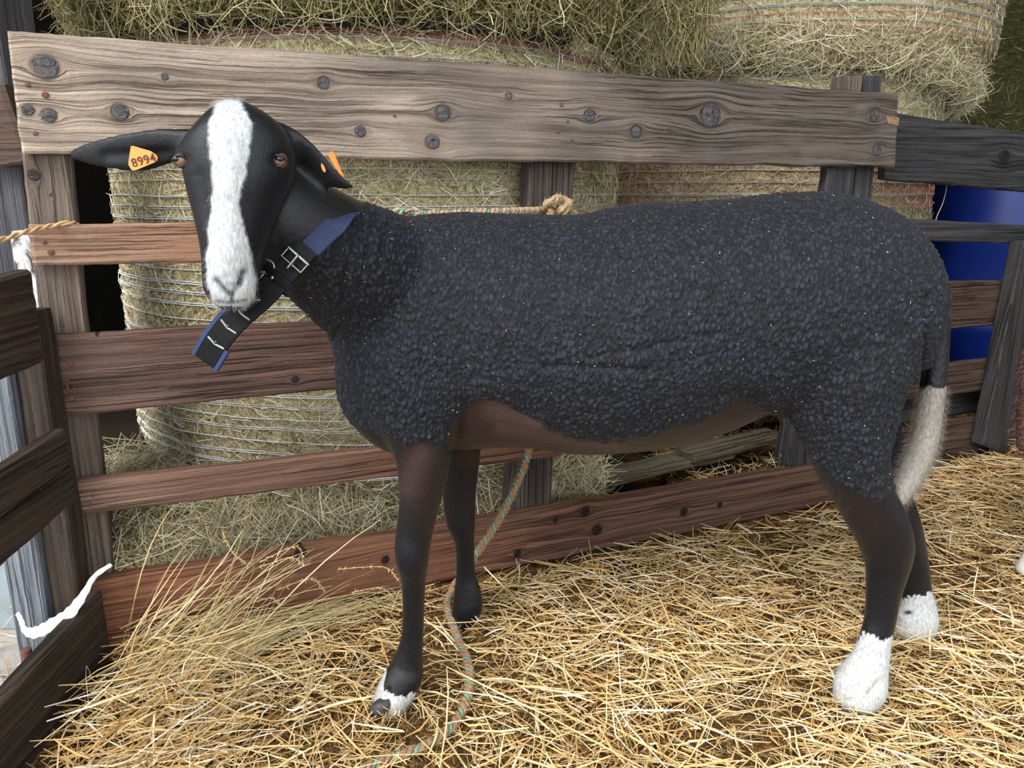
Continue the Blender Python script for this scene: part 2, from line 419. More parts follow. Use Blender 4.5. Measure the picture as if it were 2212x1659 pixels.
W = {}
W['top'] = wood('weathered_top_rail', (112, 94, 80), (172, 152, 134), (210, 192, 172), end=(98, 86, 77), knot=(106, 102, 104), seed=1, relief=1.3, grey=.3, greyc=(116, 110, 108), stain=.3)  # paler left end: part weathering, part daylight put into the colour
W['rail2'] = wood('tan_rail', (104, 76, 60), (150, 118, 98), (180, 148, 126), end=(152, 110, 84), seed=2, grey=.15, knot=(80, 62, 56))
W['rail3'] = wood('red_brown_wide_rail', (50, 38, 34), (92, 70, 62), (124, 98, 86), end=(98, 70, 60), seed=3, relief=1.2, grey=.2, greyc=(92, 86, 88), knot=(50, 40, 38))
W['rail4'] = wood('brown_rail', (82, 58, 46), (126, 98, 82), (156, 126, 108), end=(118, 84, 66), seed=4, grey=.15, knot=(60, 45, 40))
W['kick'] = wood('rust_brown_kick_board', (84, 50, 36), (138, 88, 62), (166, 116, 88), end=(104, 74, 58), seed=5, grey=.16, greyc=(96, 80, 72), knot=(46, 34, 32), stain=.15, contrast=.8)
W['post'] = wood('grey_brown_post', (66, 54, 48), (112, 98, 88), (138, 122, 106), seed=6, grey=.3, greyc=(96, 92, 92), knot=(60, 54, 52), stain=.25)
W['post_dark'] = wood('dark_post', (40, 34, 32), (78, 68, 64), (104, 92, 84), seed=7, grey=.3, greyc=(72, 72, 76), stain=.2)
W['dark'] = wood('dark_slate_plank', (30, 29, 31), (58, 56, 57), (84, 80, 78), seed=8, grey=.3, greyc=(70, 72, 80), knot=(40, 40, 44), stain=.2)
W['brown'] = wood('dark_brown_plank', (44, 34, 28), (84, 66, 56), (112, 90, 76), seed=9, grey=.2, greyc=(70, 66, 66), knot=(34, 28, 26), stain=.5)
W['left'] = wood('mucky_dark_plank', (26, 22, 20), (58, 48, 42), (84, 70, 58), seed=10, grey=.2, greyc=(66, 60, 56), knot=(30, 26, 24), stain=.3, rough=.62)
W['left_light'] = wood('pale_grey_plank', (70, 72, 78), (112, 116, 124), (142, 146, 154), seed=11, grey=.3, greyc=(130, 138, 150), stain=.2)
W['barnpost'] = wood('barn_post', (44, 42, 44), (80, 78, 82), (104, 102, 106), seed=12, grey=.3, greyc=(92, 96, 106), stain=.15)
W['pallet'] = wood('old_pallet_board', (58, 52, 40), (106, 98, 80), (136, 126, 104), seed=13, grey=.4, greyc=(100, 98, 88), stain=.3)
t = NT('flaking_whitewash'); g = t.geo(); n1 = t.noise(t.vmul(g, (40, 40, 22)), 1, 5, .65, .6)
c = t.ramp(n1, [(.38, lin4((70, 62, 56))), (.46, lin4((170, 165, 162))), (.6, lin4((226, 224, 226)))])
W['white'] = t.fin(c, .8, t.bump(n1, .8, .004))

# --- hurdle in front of the bales
hur = empty('wooden_hurdle', 'long weathered wooden hurdle of grey and brown boards right behind the sheep', 'fence')
TK = [(98, 145, 26), (62, 238, 12), (108, 250, 16), (262, 243, 17), (357, 167, 8), (700, 180, 13), (958, 245, 18), (780, 285, 12), (935, 308, 16), (1100, 208, 8), (1275, 250, 13), (1375, 285, 13), (1535, 250, 25), (1890, 250, 14), (1895, 325, 12)]
plank('plank', F0, FD, FN, [(14, 66), (1942, 202), (1936, 362), (46, 331)], .03, W['top'], hur, TK, step=.004, seed=1, wob=.0022, label='widest top board, pale tan at the left and grey at the right')
plank('plank', F0, FD, FN, [(60, 485), (900, 476), (900, 562), (70, 573)], .026, W['rail2'], hur, [], step=.006, seed=2, label='narrow tan board behind the chin')
plank('plank', F0, FD, FN, [(95, 726), (1150, 672), (1150, 800), (120, 901)], .03, W['rail3'], hur, [(640, 820, 8), (210, 722, 4)], step=.005, seed=3, label='wide red brown board with curved grain')
plank('plank', F0, FD, FN, [(160, 1042), (1215, 925), (1215, 985), (156, 1116)], .026, W['rail4'], hur, [], step=.006, seed=4, label='narrow brown board under the wide red brown one')
BK = [(650, 1195, 12), (1265, 1105, 11), (1290, 1145, 12), (832, 1210, 9), (1118, 1196, 9), (1478, 1105, 10), (1555, 1090, 7), (1200, 1125, 6)]
plank('plank', F0, FD, FN, [(166, 1262), (1830, 996), (1830, 1082), (200, 1410)], .034, W['kick'], hur, BK, step=.005, seed=5, wob=.003, label='rust brown kick board along the straw')
FB = F0+FN*.031
plank('post', FB, FD, FN, [(46, 325), (150, 327), (248, 1300), (152, 1300)], .05, W['post'], hur, [(75, 380, 12), (110, 420, 5)], vertical=True, step=.008, seed=6)
plank('post', FB, FD, FN, [(1146, 330), (1245, 330), (1184, 1150), (1098, 1150)], .05, W['post_dark'], hur, vertical=True, step=.01, seed=7)
plank('post', FB, FD, FN, [(1826, 163), (1866, 163), (1788, 1010), (1726, 1010)], .05, W['post'], hur, vertical=True, step=.01, seed=8)
FC = F0+FN*.036
plank('post', FC, FD, FN, [(1868, 163), (1906, 163), (1840, 1010), (1800, 1010)], .05, W['dark'], hur, vertical=True, step=.01, seed=9)
plank('batten', FB-FN*.012, FD, FN, [(1790, 364), (1850, 364), (1765, 1010), (1700, 1010)], .03, W['dark'], hur, vertical=True, step=.01, seed=14)
for u, v, r in ((60, 183, .004), (98, 205, .0055), (76, 288, .004), (1212, 226, .0045), (1226, 262, .003), (1205, 285, .0032), (1234, 302, .0032), (95, 523, .0035), (110, 545, .0055), (152, 787, .005), (156, 860, .004), (200, 1070, .0035), (196, 1090, .0035), (852, 250, .003), (222, 1278, .005)):
    nail(u, v, F0, FN, hur, r)
# bent nail on the wide board
bp = [on_plane(u, v, F0, FN)-FN*h for u, v, h in ((146, 818, .012), (147, 830, .008), (149, 840, .006), (158, 844, .006), (164, 836, .01))]
V, Q, T = tube(catmull([tuple(p) for p in bp], 3), .0018, .0018, (.2, .4, .9), 8)
h1 = boxm(tuple(bp[0]), .011, .006, .002)
put('bent_nail', mesh_np('bent_nail', *merge([(V, Q, T), h1]), mat=M['rust']), hur)
# split pale splinter at the broken right end of the top board
sp = [on_plane(u, v, F0, FN)+FN*.004 for u, v in ((1912, 250), (1941, 254), (1940, 272), (1918, 268))]
me = mesh_np('splintered_end', [tuple(p-FN*.006) for p in sp]+[tuple(p+FN*.02) for p in sp], [(0, 1, 2, 3), (7, 6, 5, 4), (0, 4, 5, 1), (1, 5, 6, 2), (2, 6, 7, 3), (3, 7, 4, 0)], mat=simple('fresh_wood', (132, 104, 78), .8, var=.4, scale=90))
put('splintered_end', me, hur)['label'] = 'pale broken splinter at the right end of the top board'
settle(hur, F0)

# --- dark hurdle to the right
R0 = F0+FN*.085
hr = empty('wooden_hurdle', 'darker wooden hurdle at the right with a blue barrel behind it', 'fence')
plank('plank', R0, FD, FN, [(1925, 243), (2330, 302), (2330, 424), (1912, 388)], .03, W['dark'], hr, [(2170, 340, 14)], step=.008, seed=21, label='broad slate dark top board')
plank('plank', R0, FD, FN, [(1880, 468), (2300, 492), (2300, 530), (1880, 517)], .026, W['dark'], hr, [], step=.008, seed=22)
plank('plank', R0, FD, FN, [(1900, 612), (2300, 603), (2300, 690), (1900, 724)], .03, W['brown'], hr, [], step=.008, seed=23)
plank('plank', R0, FD, FN, [(1880, 808), (2300, 756), (2300, 822), (1880, 876)], .028, W['brown'], hr, [(2128, 826, 6)], step=.008, seed=24)
plank('plank', R0+FN*.05, FD, FN, [(1880, 864), (2300, 800), (2300, 862), (1880, 926)], .024, W['dark'], hr, [], step=.01, seed=25)
plank('plank', R0, FD, FN, [(1880, 946), (2300, 872), (2300, 1000), (1880, 1060)], .03, W['brown'], hr, [], step=.008, seed=26)
plank('post', R0-FN*.05, FD, FN, [(2212, 520), (2290, 520), (2172, 982), (2124, 962)], .045, W['dark'], hr, [], step=.01, seed=27, vertical=True, label='leaning dark upright at the end of the dark hurdle')
settle(hr, R0)

# --- mucky gate at the left, running towards the camera
LN = Vector((-1, 0, 0)); LD = Vector((0, -1, 0))
GX = -.715
gt = empty('wooden_hurdle', 'dark mucky hurdle at the left edge running towards the viewer', 'fence')
def gq(*pts): return [((Vector((GX, 0, 0))-PX(u, v, GX)).y, PX(u, v, GX).z) for u, v in pts]
# plane coordinates: s = -y
def gplank(yf, z0t, z0b, yn, z1t, z1b, X, mat, seed, label=None, th=.03):
    return plank('plank', (X, 0, 0), LD, LN, [(-yf, z0t), (-yn, z1t), (-yn, z1b), (-yf, z0b)], th, mat, gt, px=False, step=.008, seed=seed, label=label, cham=.005)
a = PX(60, 585, GX); b = PX(90, 735, GX)
gplank(1.155, .738, .598, .55, .71, .57, GX, W['left'], 31, 'dark notched upper board')
gplank(1.185, .481, .42, .55, .44, .368, GX, W['left'], 32)
gplank(1.19, .418, .355, .55, .366, .30, GX-.003, W['left'], 36)
gplank(1.27, .145, -.01, .5, .10, -.03, -.745, W['left'], 33, 'dark mucky lowest board')
plank('post', (-.90, 1.24, 0), Vector((1, 0, 0)), Vector((0, 1, 0)), [(0, .66), (.065, .66), (.065, -.02), (0, -.02)], .03, W['left_light'], gt, px=False, vertical=True, step=.012, seed=34, label='pale grey upright')
plank('post', (-.834, 1.255, 0), Vector((1, 0, 0)), Vector((0, 1, 0)), [(0, .66), (.050, .66), (.050, -.02), (0, -.02)], .05, W['left'], gt, px=False, vertical=True, step=.012, seed=37, label='dark board added as the shaded side of the pale upright')  # added dark board, paints the shaded right face of the pale upright
plank('post', (-.905, 1.50, 0), Vector((1, 0, 0)), Vector((0, 1, 0)), [(0, .5), (.04, .5), (.04, -.02), (0, -.02)], .05, W['barnpost'], gt, px=False, vertical=True, step=.012, seed=35)
settle(gt, (GX, 1.2, 0))

bpz = empty('barn_post', 'tall slate grey barn post at the left edge with a dark board stub', 'post')
plank('post', (-1.08, 1.50, 0), Vector((1, 0, 0)), Vector((0, 1, 0)), [(0, 2.2), (.155, 2.2), (.155, -.02), (0, -.02)], .12, W['barnpost'], bpz, px=False, vertical=True, step=.015, seed=41)
plank('board_stub', (-1.12, 1.46, 0), Vector((1, 0, 0)), Vector((0, 1, 0)), [(0, 1.045), (.212, 1.035), (.242, .90), (0, .905)], .035, W['brown'], bpz, px=False, step=.008, seed=42, wob=.01)
plank('whitewashed_strip', (-.935, 1.455, 0), Vector((1, 0, 0)), Vector((0, 1, 0)), [(0, .78), (.072, .78), (.085, -.01), (0.0, -.01)], .03, W['white'], bpz, px=False, vertical=True, step=.012, seed=43, wob=.006, label='strip of flaking white paint')
settle(bpz, (-1.0, 1.5, 0))

zs = empty('metal_sheet', 'pale galvanised metal sheet standing low at the left edge', 'metal sheet')
put('sheet', mesh_np('sheet', *merge([boxm((-1.0, 1.38, .15), .19, .004, .30)]), mat=M['zinc']), zs)
V, Q, T = tube([(-.90, 1.372, 0), (-.905, 1.372, .16), (-.91, 1.372, .3)], .007, .007, (0, 1, 0), 10)
put('edge_tube', mesh_np('edge_tube', V, Q, T, mat=M['zinc'], smooth=True), zs)
settle(zs, (-1, 1.38, 0))
# rusty threaded bolt
bl = G(66, 1462); prof = []
zz = np.linspace(0, .055, 34); rr = .0085+.0009*np.sin(np.arange(34)*math.pi)
rr = .0085 + .0009*((np.arange(34) % 2)*2-1)
V, Q, T = tube(np.stack([np.full(34, bl.x), np.full(34, bl.y), zz], -1), rr, rr, (0, 1, 0), 12, capf=.3)
o = put('threaded_bolt', mesh_np('threaded_bolt', V, Q, T, mat=M['rust'])); tag(o, 'rusty threaded bolt standing up beside the lowest dark board', 'bolt')

# ------------------------------------------------------------------ round bales
def bale(name, cx, cy, z0, z1, R, label, th0, th1, nst, net_n, netmat, core, haym, pinks=(), seed=0, zig=None, zigmat=None, zigrange=(0, 0), lean=(0, 0)):
    root = empty(name, label, 'hay bale', None)
    nt_, nzr = 96, 46
    th = np.linspace(0, 2*math.pi, nt_, endpoint=False); zs_ = np.linspace(z0, z1, nzr)
    def rad(a, z):
        e = min(z-z0, z1-z); rnd = .05*(1-min(1, max(0, e)/.05))**2
        f = (z-z0)/(z1-z0)
        return R - rnd + .012*nz(math.cos(a)*2, math.sin(a)*2, z*3+seed) + .006*nz(math.cos(a)*9, math.sin(a)*9, z*14+seed)
    def pos(a, z, dr=0.0):
        r = rad(a, z)+dr; f = (z-z0)
        return (cx+lean[0]*f+r*math.cos(a), cy+lean[1]*f+r*math.sin(a), z)
    V = [pos(a, z) for z in zs_ for a in th]
    i, j = np.meshgrid(np.arange(nzr-1), np.arange(nt_), indexing='ij'); j2 = (j+1) % nt_
    Q = np.stack([i*nt_+j, i*nt_+j2, (i+1)*nt_+j2, (i+1)*nt_+j], -1).reshape(-1, 4)
    k = len(V); V += [(cx, cy, z0), (cx+lean[0]*(z1-z0), cy+lean[1]*(z1-z0), z1+.01)]
    T = [(k, (q+1) % nt_, q) for q in range(nt_)] + [(k+1, (nzr-1)*nt_+q, (nzr-1)*nt_+(q+1) % nt_) for q in range(nt_)]
    put('packed_roll', mesh_np('packed_roll', V, Q, T, mat=core, smooth=True), root)
    # flattened stalks on the seen side
    a = rng.uniform(th0, th1, nst); z = rng.uniform(z0+.005, z1-.005, nst)
    C = np.array([pos(p, q, rng.uniform(-.003, .005)) for p, q in zip(a, z)])
    Tg = np.stack([-np.sin(a), np.cos(a), np.zeros(nst)], -1); Rd = np.stack([np.cos(a), np.sin(a), np.zeros(nst)], -1)
    ph = rng.normal(0, .75, nst)+np.where(rng.random(nst) < .5, .4, -.5)
    D = Tg*np.cos(ph)[:, None] + np.array([0, 0, 1])*np.sin(ph)[:, None] + Rd*rng.normal(0, .13, nst)[:, None]
    D /= np.linalg.norm(D, axis=1)[:, None]
    L = rng.uniform(.02, .075, nst); Wd = rng.uniform(.0012, .0032, nst)
    bend = rng.normal(0, .004, (nst, 3)) + Rd*.001
    put('stalks', strand_mesh('stalks', C, D, L, Wd, bend, haym, 2), root)['kind'] = 'stuff'
    # net: strings run round the roll
    parts = []
    for q in range(net_n):
        zq = z0+.02+(z1-z0-.04)*(q+.5)/net_n + rng.normal(0, .003)
        for dz in ((0, .0045) if rng.random() < .7 else (0,)):
            aa = np.linspace(th0-.05, th1+.05, 90)
            pts = np.array([pos(p, zq+dz+.004*nz(p*3+q, q, seed)+.0014*nz(p*22, q, seed+dz*99), .005+.003*nz(p*9, q, 2)) for p in aa])
            w = rng.uniform(.0010, .0022)
            parts.append(tube(pts, w*1.7, w*.6, (0, 0, 1), 4, capf=.2))
    if parts:
        V, Q, T = merge(parts); put('net', mesh_np('net', V, Q, T, mat=netmat), root)['kind'] = 'stuff'
    parts = []
    for (zp, w) in pinks:
        aa = np.linspace(th0-.05, th1+.05, 100)
        pts = np.array([pos(p, zp+.007*nz(p*2.5, zp*9, seed)+.0025*nz(p*17, zp*50, seed), .006) for p in aa])
        parts.append(tube(pts, w*np.array([.5+.7*abs(nz(p*8, zp*30, 4)) for p in aa]), .0008, (0, 0, 1), 5, capf=.2))
    if zig:
        for q in range(zig):
            zq = zigrange[0]+(zigrange[1]-zigrange[0])*(q+.5)/zig
            aa = np.linspace(th0, th1, 200)
            pts = np.array([pos(p, zq+(.008 if n_ % 2 else -.008)+rng.normal(0, .0025), .006) for n_, p in enumerate(aa)])
            parts.append(tube(pts, .0008, .0008, (0, 0, 1), 4, capf=.2))
    if parts:
        V, Q, T = merge(parts); o = put('pink_net', mesh_np('pink_net', V, Q, T, mat=zigmat or M['pink']), root); o['kind'] = 'stuff'; o['label'] = 'pink coloured net threads'
    settle(root, (cx, cy, z0)); return root, pos
PI = math.pi
BX, BY, BR = -.395, 2.32, .69
b1, pos1 = bale('round_bale', BX, BY, .19, 1.175, BR, 'nearest round hay bale in white net behind the sheep head and shoulders', PI*1.02, PI*1.98, 15000, 35, M['net'], M['bale'], M['hay'], pinks=[(1.158, .006), (1.147, .003), (1.166, .003)], seed=1)
B2X, B2Y = .83, 3.03
b2, pos2 = bale('round_bale', B2X, B2Y, .16, 1.20, .69, 'round hay bale with red zigzag net threads behind the sheep hips', PI*1.08, PI*2.02, 12000, 28, M['net'], M['bale'], M['hay'], pinks=[], seed=2, zig=7, zigrange=(.80, .96))
b3, pos3 = bale('round_bale', B2X+.10, B2Y-.03, 1.25, 2.1, .71, 'round hay bale stacked on the one behind the sheep hips', PI*1.08, PI*2.02, 8000, 26, M['net'], M['bale'], M['hay'], pinks=[(1.38, .0022), (1.33, .0016), (1.44, .002), (1.29, .0015)], seed=3)
b4, pos4 = bale('round_bale', 2.02, 4.0, .1, 2.2, .68, 'dark round hay bale in the shade beyond the stacked pair', PI*1.05, PI*1.95, 5000, 0, M['net_grey'], M['bale_dark'], M['hay_green'], seed=4)  # darker core hay puts the shade of this bale into its colour

# ------------------------------------------------------------------ loose hay
def heap(name, label, cat_mat, surf, n, core_mat, L=(.05, .14), Wr=(.0012, .0028), spread=.5, droop=None, depth=.02, nseg=3, group=None, box=None, toneb=None, grid=(60, 30), keepout=None):
    """surf(s,t) -> (point, normal) for s,t in 0..1"""
    root = empty(name, label, 'hay', group); root['kind'] = 'stuff'
    ns_, nt_ = grid; V = []
    for i in range(ns_):
        for j in range(nt_):
            p, nn = surf(i/(ns_-1), j/(nt_-1)); V.append(tuple(p-nn*.012))
    Q = [(i*nt_+j, i*nt_+j+1, (i+1)*nt_+j+1, (i+1)*nt_+j) for i in range(ns_-1) for j in range(nt_-1)]
    o = put('packed_core', mesh_np('packed_core', V, Q, mat=core_mat, smooth=True), root); o['kind'] = 'stuff'
    C = np.zeros((n, 3)); D = np.zeros((n, 3)); N_ = np.zeros((n, 3))
    for i in range(n):
        p, nn = surf(rng.random(), rng.random())
        C[i] = p+nn*rng.uniform(-.005, depth); N_[i] = nn
        if keepout is not None: C[i] = keepout(C[i])
    R_ = rng.normal(size=(n, 3)); R_ -= N_*(R_*N_).sum(1)[:, None]*(1-spread*.6)
    if droop is not None: R_ += np.asarray(droop)*np.abs(rng.normal(1, .5, n))[:, None]
    D = R_/np.linalg.norm(R_, axis=1)[:, None]
    Ls = rng.uniform(*L, n); Ws = rng.uniform(*Wr, n)
    bend = rng.normal(0, .008, (n, 3))+np.array([0, 0, -.006])
    o = put('stalks', strand_mesh('stalks', C, D, Ls, Ws, bend, cat_mat, nseg), root); o['kind'] = 'stuff'
    return root
def surf_from(fn):
    def s(a, b):
        e = .01; p = fn(a, b); da = fn(min(1, a+e), b)-fn(max(0, a-e), b); db = fn(a, min(1, b+e))-fn(a, max(0, b-e))
        n = da.cross(db); 
        if n.length < 1e-9: n = Vector((0, -1, 0))
        n.normalize()
        if n.y > 0 and abs(n.y) > abs(n.z)*.3: n = -n
        elif n.z < 0 and abs(n.y) <= abs(n.z)*.3: n = -n
        return p, n
    return s
# shaggy hay lying on the nearest bale, its front brow hanging over the rim
def brow(a, b):
    th = PI*(1.12+.80*a); lo = 1.176 + .012*nz(a*9, 0, 1) 
    if a > .88: lo -= (a-.88)*.3
    z = lo + b*.34
    r = BR + .01 + .06*math.sin(min(1, b*2.2)*PI/2) - .45*max(0, b-.5)**1.5 + .03*nz(a*11, b*3, 2)
    return Vector((BX+.02+r*math.cos(th), BY-.02+r*math.sin(th), z))
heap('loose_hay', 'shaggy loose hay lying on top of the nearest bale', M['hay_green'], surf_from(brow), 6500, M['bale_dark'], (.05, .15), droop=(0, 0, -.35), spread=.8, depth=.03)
# thick tuft hanging into the gap between the two bales
def tuft(a, b):
    z = 1.52 - b*.30
    w = (.125 - .05*b)*(1+.15*nz(a*4, b*4, 7)); th = PI*(1.0+1.0*a)
    return Vector((.385+.03*nz(b*3, 1, 1)+.0*b + w*math.cos(th), 2.12 + w*.8*math.sin(th), z))
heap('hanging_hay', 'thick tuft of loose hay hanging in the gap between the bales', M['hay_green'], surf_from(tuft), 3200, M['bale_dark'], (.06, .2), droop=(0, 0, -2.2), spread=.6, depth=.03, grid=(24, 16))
# ragged layer of hay between the stacked bales
def layer(a, b):
    th = PI*(1.15+.84*a); z = 1.20 + b*.09 - .20*max(0, a-.55)
    r = .675+.045*math.sin(b*PI) + .02*nz(a*12, b*4, 9) + .09*max(0, a-.6)
    return Vector((B2X+.01+r*math.cos(th), B2Y-.02+r*math.sin(th), z))
heap('loose_hay', 'ragged layer of hay squeezed out between the two stacked bales', M['hay'], surf_from(layer), 4500, M['bale'], (.05, .15), spread=.8, depth=.035)
# loose hay on the ground behind the hurdle
def skirt(a, b):
    x = -1.0 + 1.22*a
    base = F0 + FD*((x+.775)/FD.x); y0 = base.y+.17+.1*max(0, a-.8); 
    yb = 1.78+.12*abs(a-.45) ; y = y0+(yb-y0)*b + .0
    z = .02 + .20*b**.8 + .03*nz(x*4, b*3, 11)
    return Vector((x, y, max(.0, z)))
heap('loose_hay', 'loose hay spilled on the ground under the nearest bale', M['hay'], surf_from(skirt), 7500, M['bale'], (.05, .16), spread=.7, depth=.05)
def skirt2(a, b):
    x = .45 + 1.9*a; base = F0 + FD*((x+.775)/FD.x); y = base.y+.16+.9*b
    return Vector((x, y, .03+.05*b+.02*nz(x*4, b*4, 3) + .10*ss(.7, 1.0, a)*b))
heap('loose_straw', 'loose straw on the ground behind the right half of the hurdle', M['straw'], surf_from(skirt2), 3000, m_floor, (.04, .13), spread=.6, depth=.03, Wr=(.0018, .0035))
def skirt3(a, b):
    x = 1.9 + 1.5*a; return Vector((x, 2.62+.5*b, .06+.27*b**.7*(.5+.5*math.sin(PI*min(1, .25+a)))+.03*nz(x*5, b*4, 8)))
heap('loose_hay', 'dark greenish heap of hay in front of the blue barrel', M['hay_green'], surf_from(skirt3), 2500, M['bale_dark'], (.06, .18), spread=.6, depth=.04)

# ------------------------------------------------------------------ things behind the hurdle
brl = empty('barrel', 'blue plastic barrel standing in the dark behind the right hurdle', 'barrel')
c0 = P(2165, 560, 3.15)
R_ = .29; prof = [(.0, .0), (.0, R_*.93), (.03, R_), (.28, R_), (.30, R_+.008), (.33, R_+.008), (.35, R_), (.62, R_), (.64, R_+.008), (.67, R_+.008), (.69, R_), (.88, R_), (.92, R_*.95), (.93, R_*.9), (.93, .0)]
na = 48; V = []
for z, r in prof:
    for k in range(na): V.append((c0.x+r*math.cos(2*PI*k/na), 3.15+r*math.sin(2*PI*k/na), z+.02))
Q = [(i*na+k, i*na+(k+1) % na, (i+1)*na+(k+1) % na, (i+1)*na+k) for i in range(len(prof)-1) for k in range(na)]
put('shell', mesh_np('shell', V, Q, mat=M['barrel'], smooth=True), brl)
V, Q, T = tube([(c0.x+(R_+.004)*math.cos(q), 3.15+(R_+.004)*math.sin(q), .915) for q in np.linspace(0, 2*PI, 49)], .012, .008, (0, 0, 1), 8)
put('rim', mesh_np('rim', V, Q, T, mat=M['barrel'], smooth=True), brl)
settle(brl, (c0.x, 3.15, 0))

pal = empty('pallet', 'old grey pallet boards under the bale seen below the sheep belly', 'pallet')
def pb(u0, v0, u1, v1, zt, w, th_, seed):
    A = G(u0, v0, zt); B = G(u1, v1, zt); D = (B-A); D.z = 0; ln = D.length; D.normalize(); N = Vector((-D.y, D.x, 0))
    return plank('plank', (A.x, A.y, 0), D, N, [(0, zt), (ln, zt), (ln, zt-th_), (0, zt-th_)], w, W['pallet'], pal, px=False, step=.01, seed=seed, wob=.004, rows=4)
pb(1250, 1050, 1590, 975, .10, .09, .024, 51)
pb(1500, 985, 1700, 938, .12, .09, .024, 52)
A = G(1700, 925, .1)
for (x, y, z) in ((1.02, 2.40, .04), (.62, 2.24, .04), (.30, 2.12, .04)):
    o = put('block', mesh_np('block', *boxm((x, y, z), .09, .1, .08), mat=W['dark']), pal)
settle(pal, (.7, 2.1, 0))
for u0, v0, u1, v1, Y in ((1700, 905, 1722, 990, 2.2), (1742, 930, 1762, 1000, 2.12)):
    p0 = P(u0, v0, Y); p1 = P(u1, v1, Y)
st = empty('wooden_stub', 'dark broken wooden stubs beside the pallet under the sheep flank', 'wood')
for k, (u0, u1, v0, Y, s_) in enumerate(((1692, 1722, 905, 2.22, 61), (1738, 1768, 928, 2.12, 62))):
    a0 = P(u0, v0, Y); a1 = P(u1, v0, Y)
    plank('stake', (a0.x, Y, 0), Vector((1, 0, 0)), Vector((0, 1, 0)), [(0, a0.z), (a1.x-a0.x, a0.z-.01), (a1.x-a0.x, 0), (0, 0)], .04, W['dark'], st, px=False, vertical=True, step=.012, seed=s_, wob=.004)
settle(st, (P(1700, 950, 2.2).x, 2.2, 0))
p = [P(655, 1108, 1.72), P(690, 1125, 1.70), P(722, 1146, 1.68)]
V, Q, T = tube(catmull([tuple(q) for q in p], 5), .013, .003, (0, -.6, .8), 10)
o = put('plastic_strip', mesh_np('plastic_strip', V, Q, T, mat=M['blue_plastic'], smooth=True)); tag(o, 'small blue plastic strip lying in the loose hay', 'plastic')
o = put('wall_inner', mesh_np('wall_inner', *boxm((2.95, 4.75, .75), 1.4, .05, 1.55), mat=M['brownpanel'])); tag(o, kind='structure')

# ------------------------------------------------------------------ straw bedding
n = 42000
q = rng.random((n, 2)); X = -.80 + 3.6*q[:, 0]; Y = .55 + 2.25*q[:, 1]**1.1
fy = F0.y + (X-F0.x)*FD.y/FD.x
keep = (Y < np.where(X < 1.2, fy-.035, fy+.06)) & (X > -.70) & (np.abs(X) < .68*Y+.55)
X, Y = X[keep], Y[keep]; n = len(X)
Zg = np.array([height(a, b) for a, b in zip(X, Y)])
patch = np.array([nz(a*4, b*4, 20) for a, b in zip(X, Y)])
lay = rng.random(n)
k2 = (patch > -.25) | (rng.random(n) < .4)
X, Y, Zg, lay = X[k2], Y[k2], Zg[k2], lay[k2]; n = len(X)
az = rng.normal(0, 1.0, n)+np.where(rng.random(n) < .3, PI/2, 0); el = rng.normal(0, .14, n)
D = np.stack([np.cos(az)*np.cos(el), np.sin(az)*np.cos(el), np.sin(el)], -1)
L = np.clip(rng.gamma(3, .025, n), .015, .24); Wd = rng.uniform(.0012, .0040, n)
C = np.stack([X, Y, Zg+.003+.020*lay], -1)
bend = rng.normal(0, .006, (n, 3))*np.array([1, 1, .4])
tone = np.clip(rng.beta(2.2, 1.8, n)*.75+.32*lay, 0, 1)
bed = empty('straw_bedding', 'golden straw bedding covering the pen floor', 'straw'); bed['kind'] = 'stuff'
put('stalks', strand_mesh('stalks', C, D, L, Wd, bend, M['straw'], 2, tone=tone), bed)['kind'] = 'stuff'
# fine chaff
n = 24000
X = -.68+3.2*rng.random(n); Y = .8+1.7*rng.random(n)**1.2; fy = F0.y + (X-F0.x)*FD.y/FD.x
k = (Y < fy-.03) & (np.abs(X) < .68*Y+.3); X, Y = X[k], Y[k]; n = len(X)
C = np.stack([X, Y, np.array([height(a, b) for a, b in zip(X, Y)])+.002+.010*rng.random(n)], -1)
D = rng.normal(size=(n, 3))*[1, 1, .25]; D /= np.linalg.norm(D, axis=1)[:, None]
put('chaff', strand_mesh('chaff', C, D, rng.uniform(.008, .04, n), rng.uniform(.0007, .0024, n), rng.normal(0, .002, (n, 3)), M['straw'], 1, tone=rng.random(n)*.8), bed)['kind'] = 'stuff'
n = 500; X = rng.uniform(-1.3, -.80, n); Y = rng.uniform(.8, 1.45, n); az = rng.uniform(0, 2*PI, n)
D = np.stack([np.cos(az), np.sin(az), rng.normal(0, .05, n)], -1)
put('strewn_stalks', strand_mesh('strewn_stalks', np.stack([X, Y, .004+.008*rng.random(n)], -1), D, rng.uniform(.03, .1, n), rng.uniform(.0015, .0035, n), rng.normal(0, .004, (n, 3)), M['straw'], 2), bed)['kind'] = 'stuff'
# long stalks singled out in the photograph
LS = [((1590, 1132), (1625, 1152), .006, .95), ((915, 1345), (1065, 1338), .003, .6), ((1300, 1520), (2150, 1335), .0035, .7), ((1010, 1295), (1050, 1345), .003, .9), ((965, 1440), (1180, 1545), .0045, .7),
      ((1180, 1545), (1390, 1659), .004, .6), ((965, 1440), (950, 1659), .004, .75), ((700, 1365), (640, 1645), .004, .7), ((330, 1395), (480, 1300), .004, .7), ((350, 1410), (410, 1400), .006, .3), ((1565, 1600), (1700, 1520), .003, .8),
      ((250, 1580), (560, 1545), .0035, .6), ((740, 1640), (1020, 1630), .003, .6), ((1840, 1560), (2212, 1640), .003, .5), ((1480, 1390), (1850, 1400), .004, .65), ((1450, 1560), (1930, 1495), .003, .6)]
C, D, L, Wd, tn = [], [], [], [], []
for a, b, w, tnn in LS:
    A = G(*a, .034); B = G(*b, .042); C.append((A+B)/2); D.append((B-A).normalized()); L.append((B-A).length); Wd.append(w); tn.append(tnn)
n = len(C)
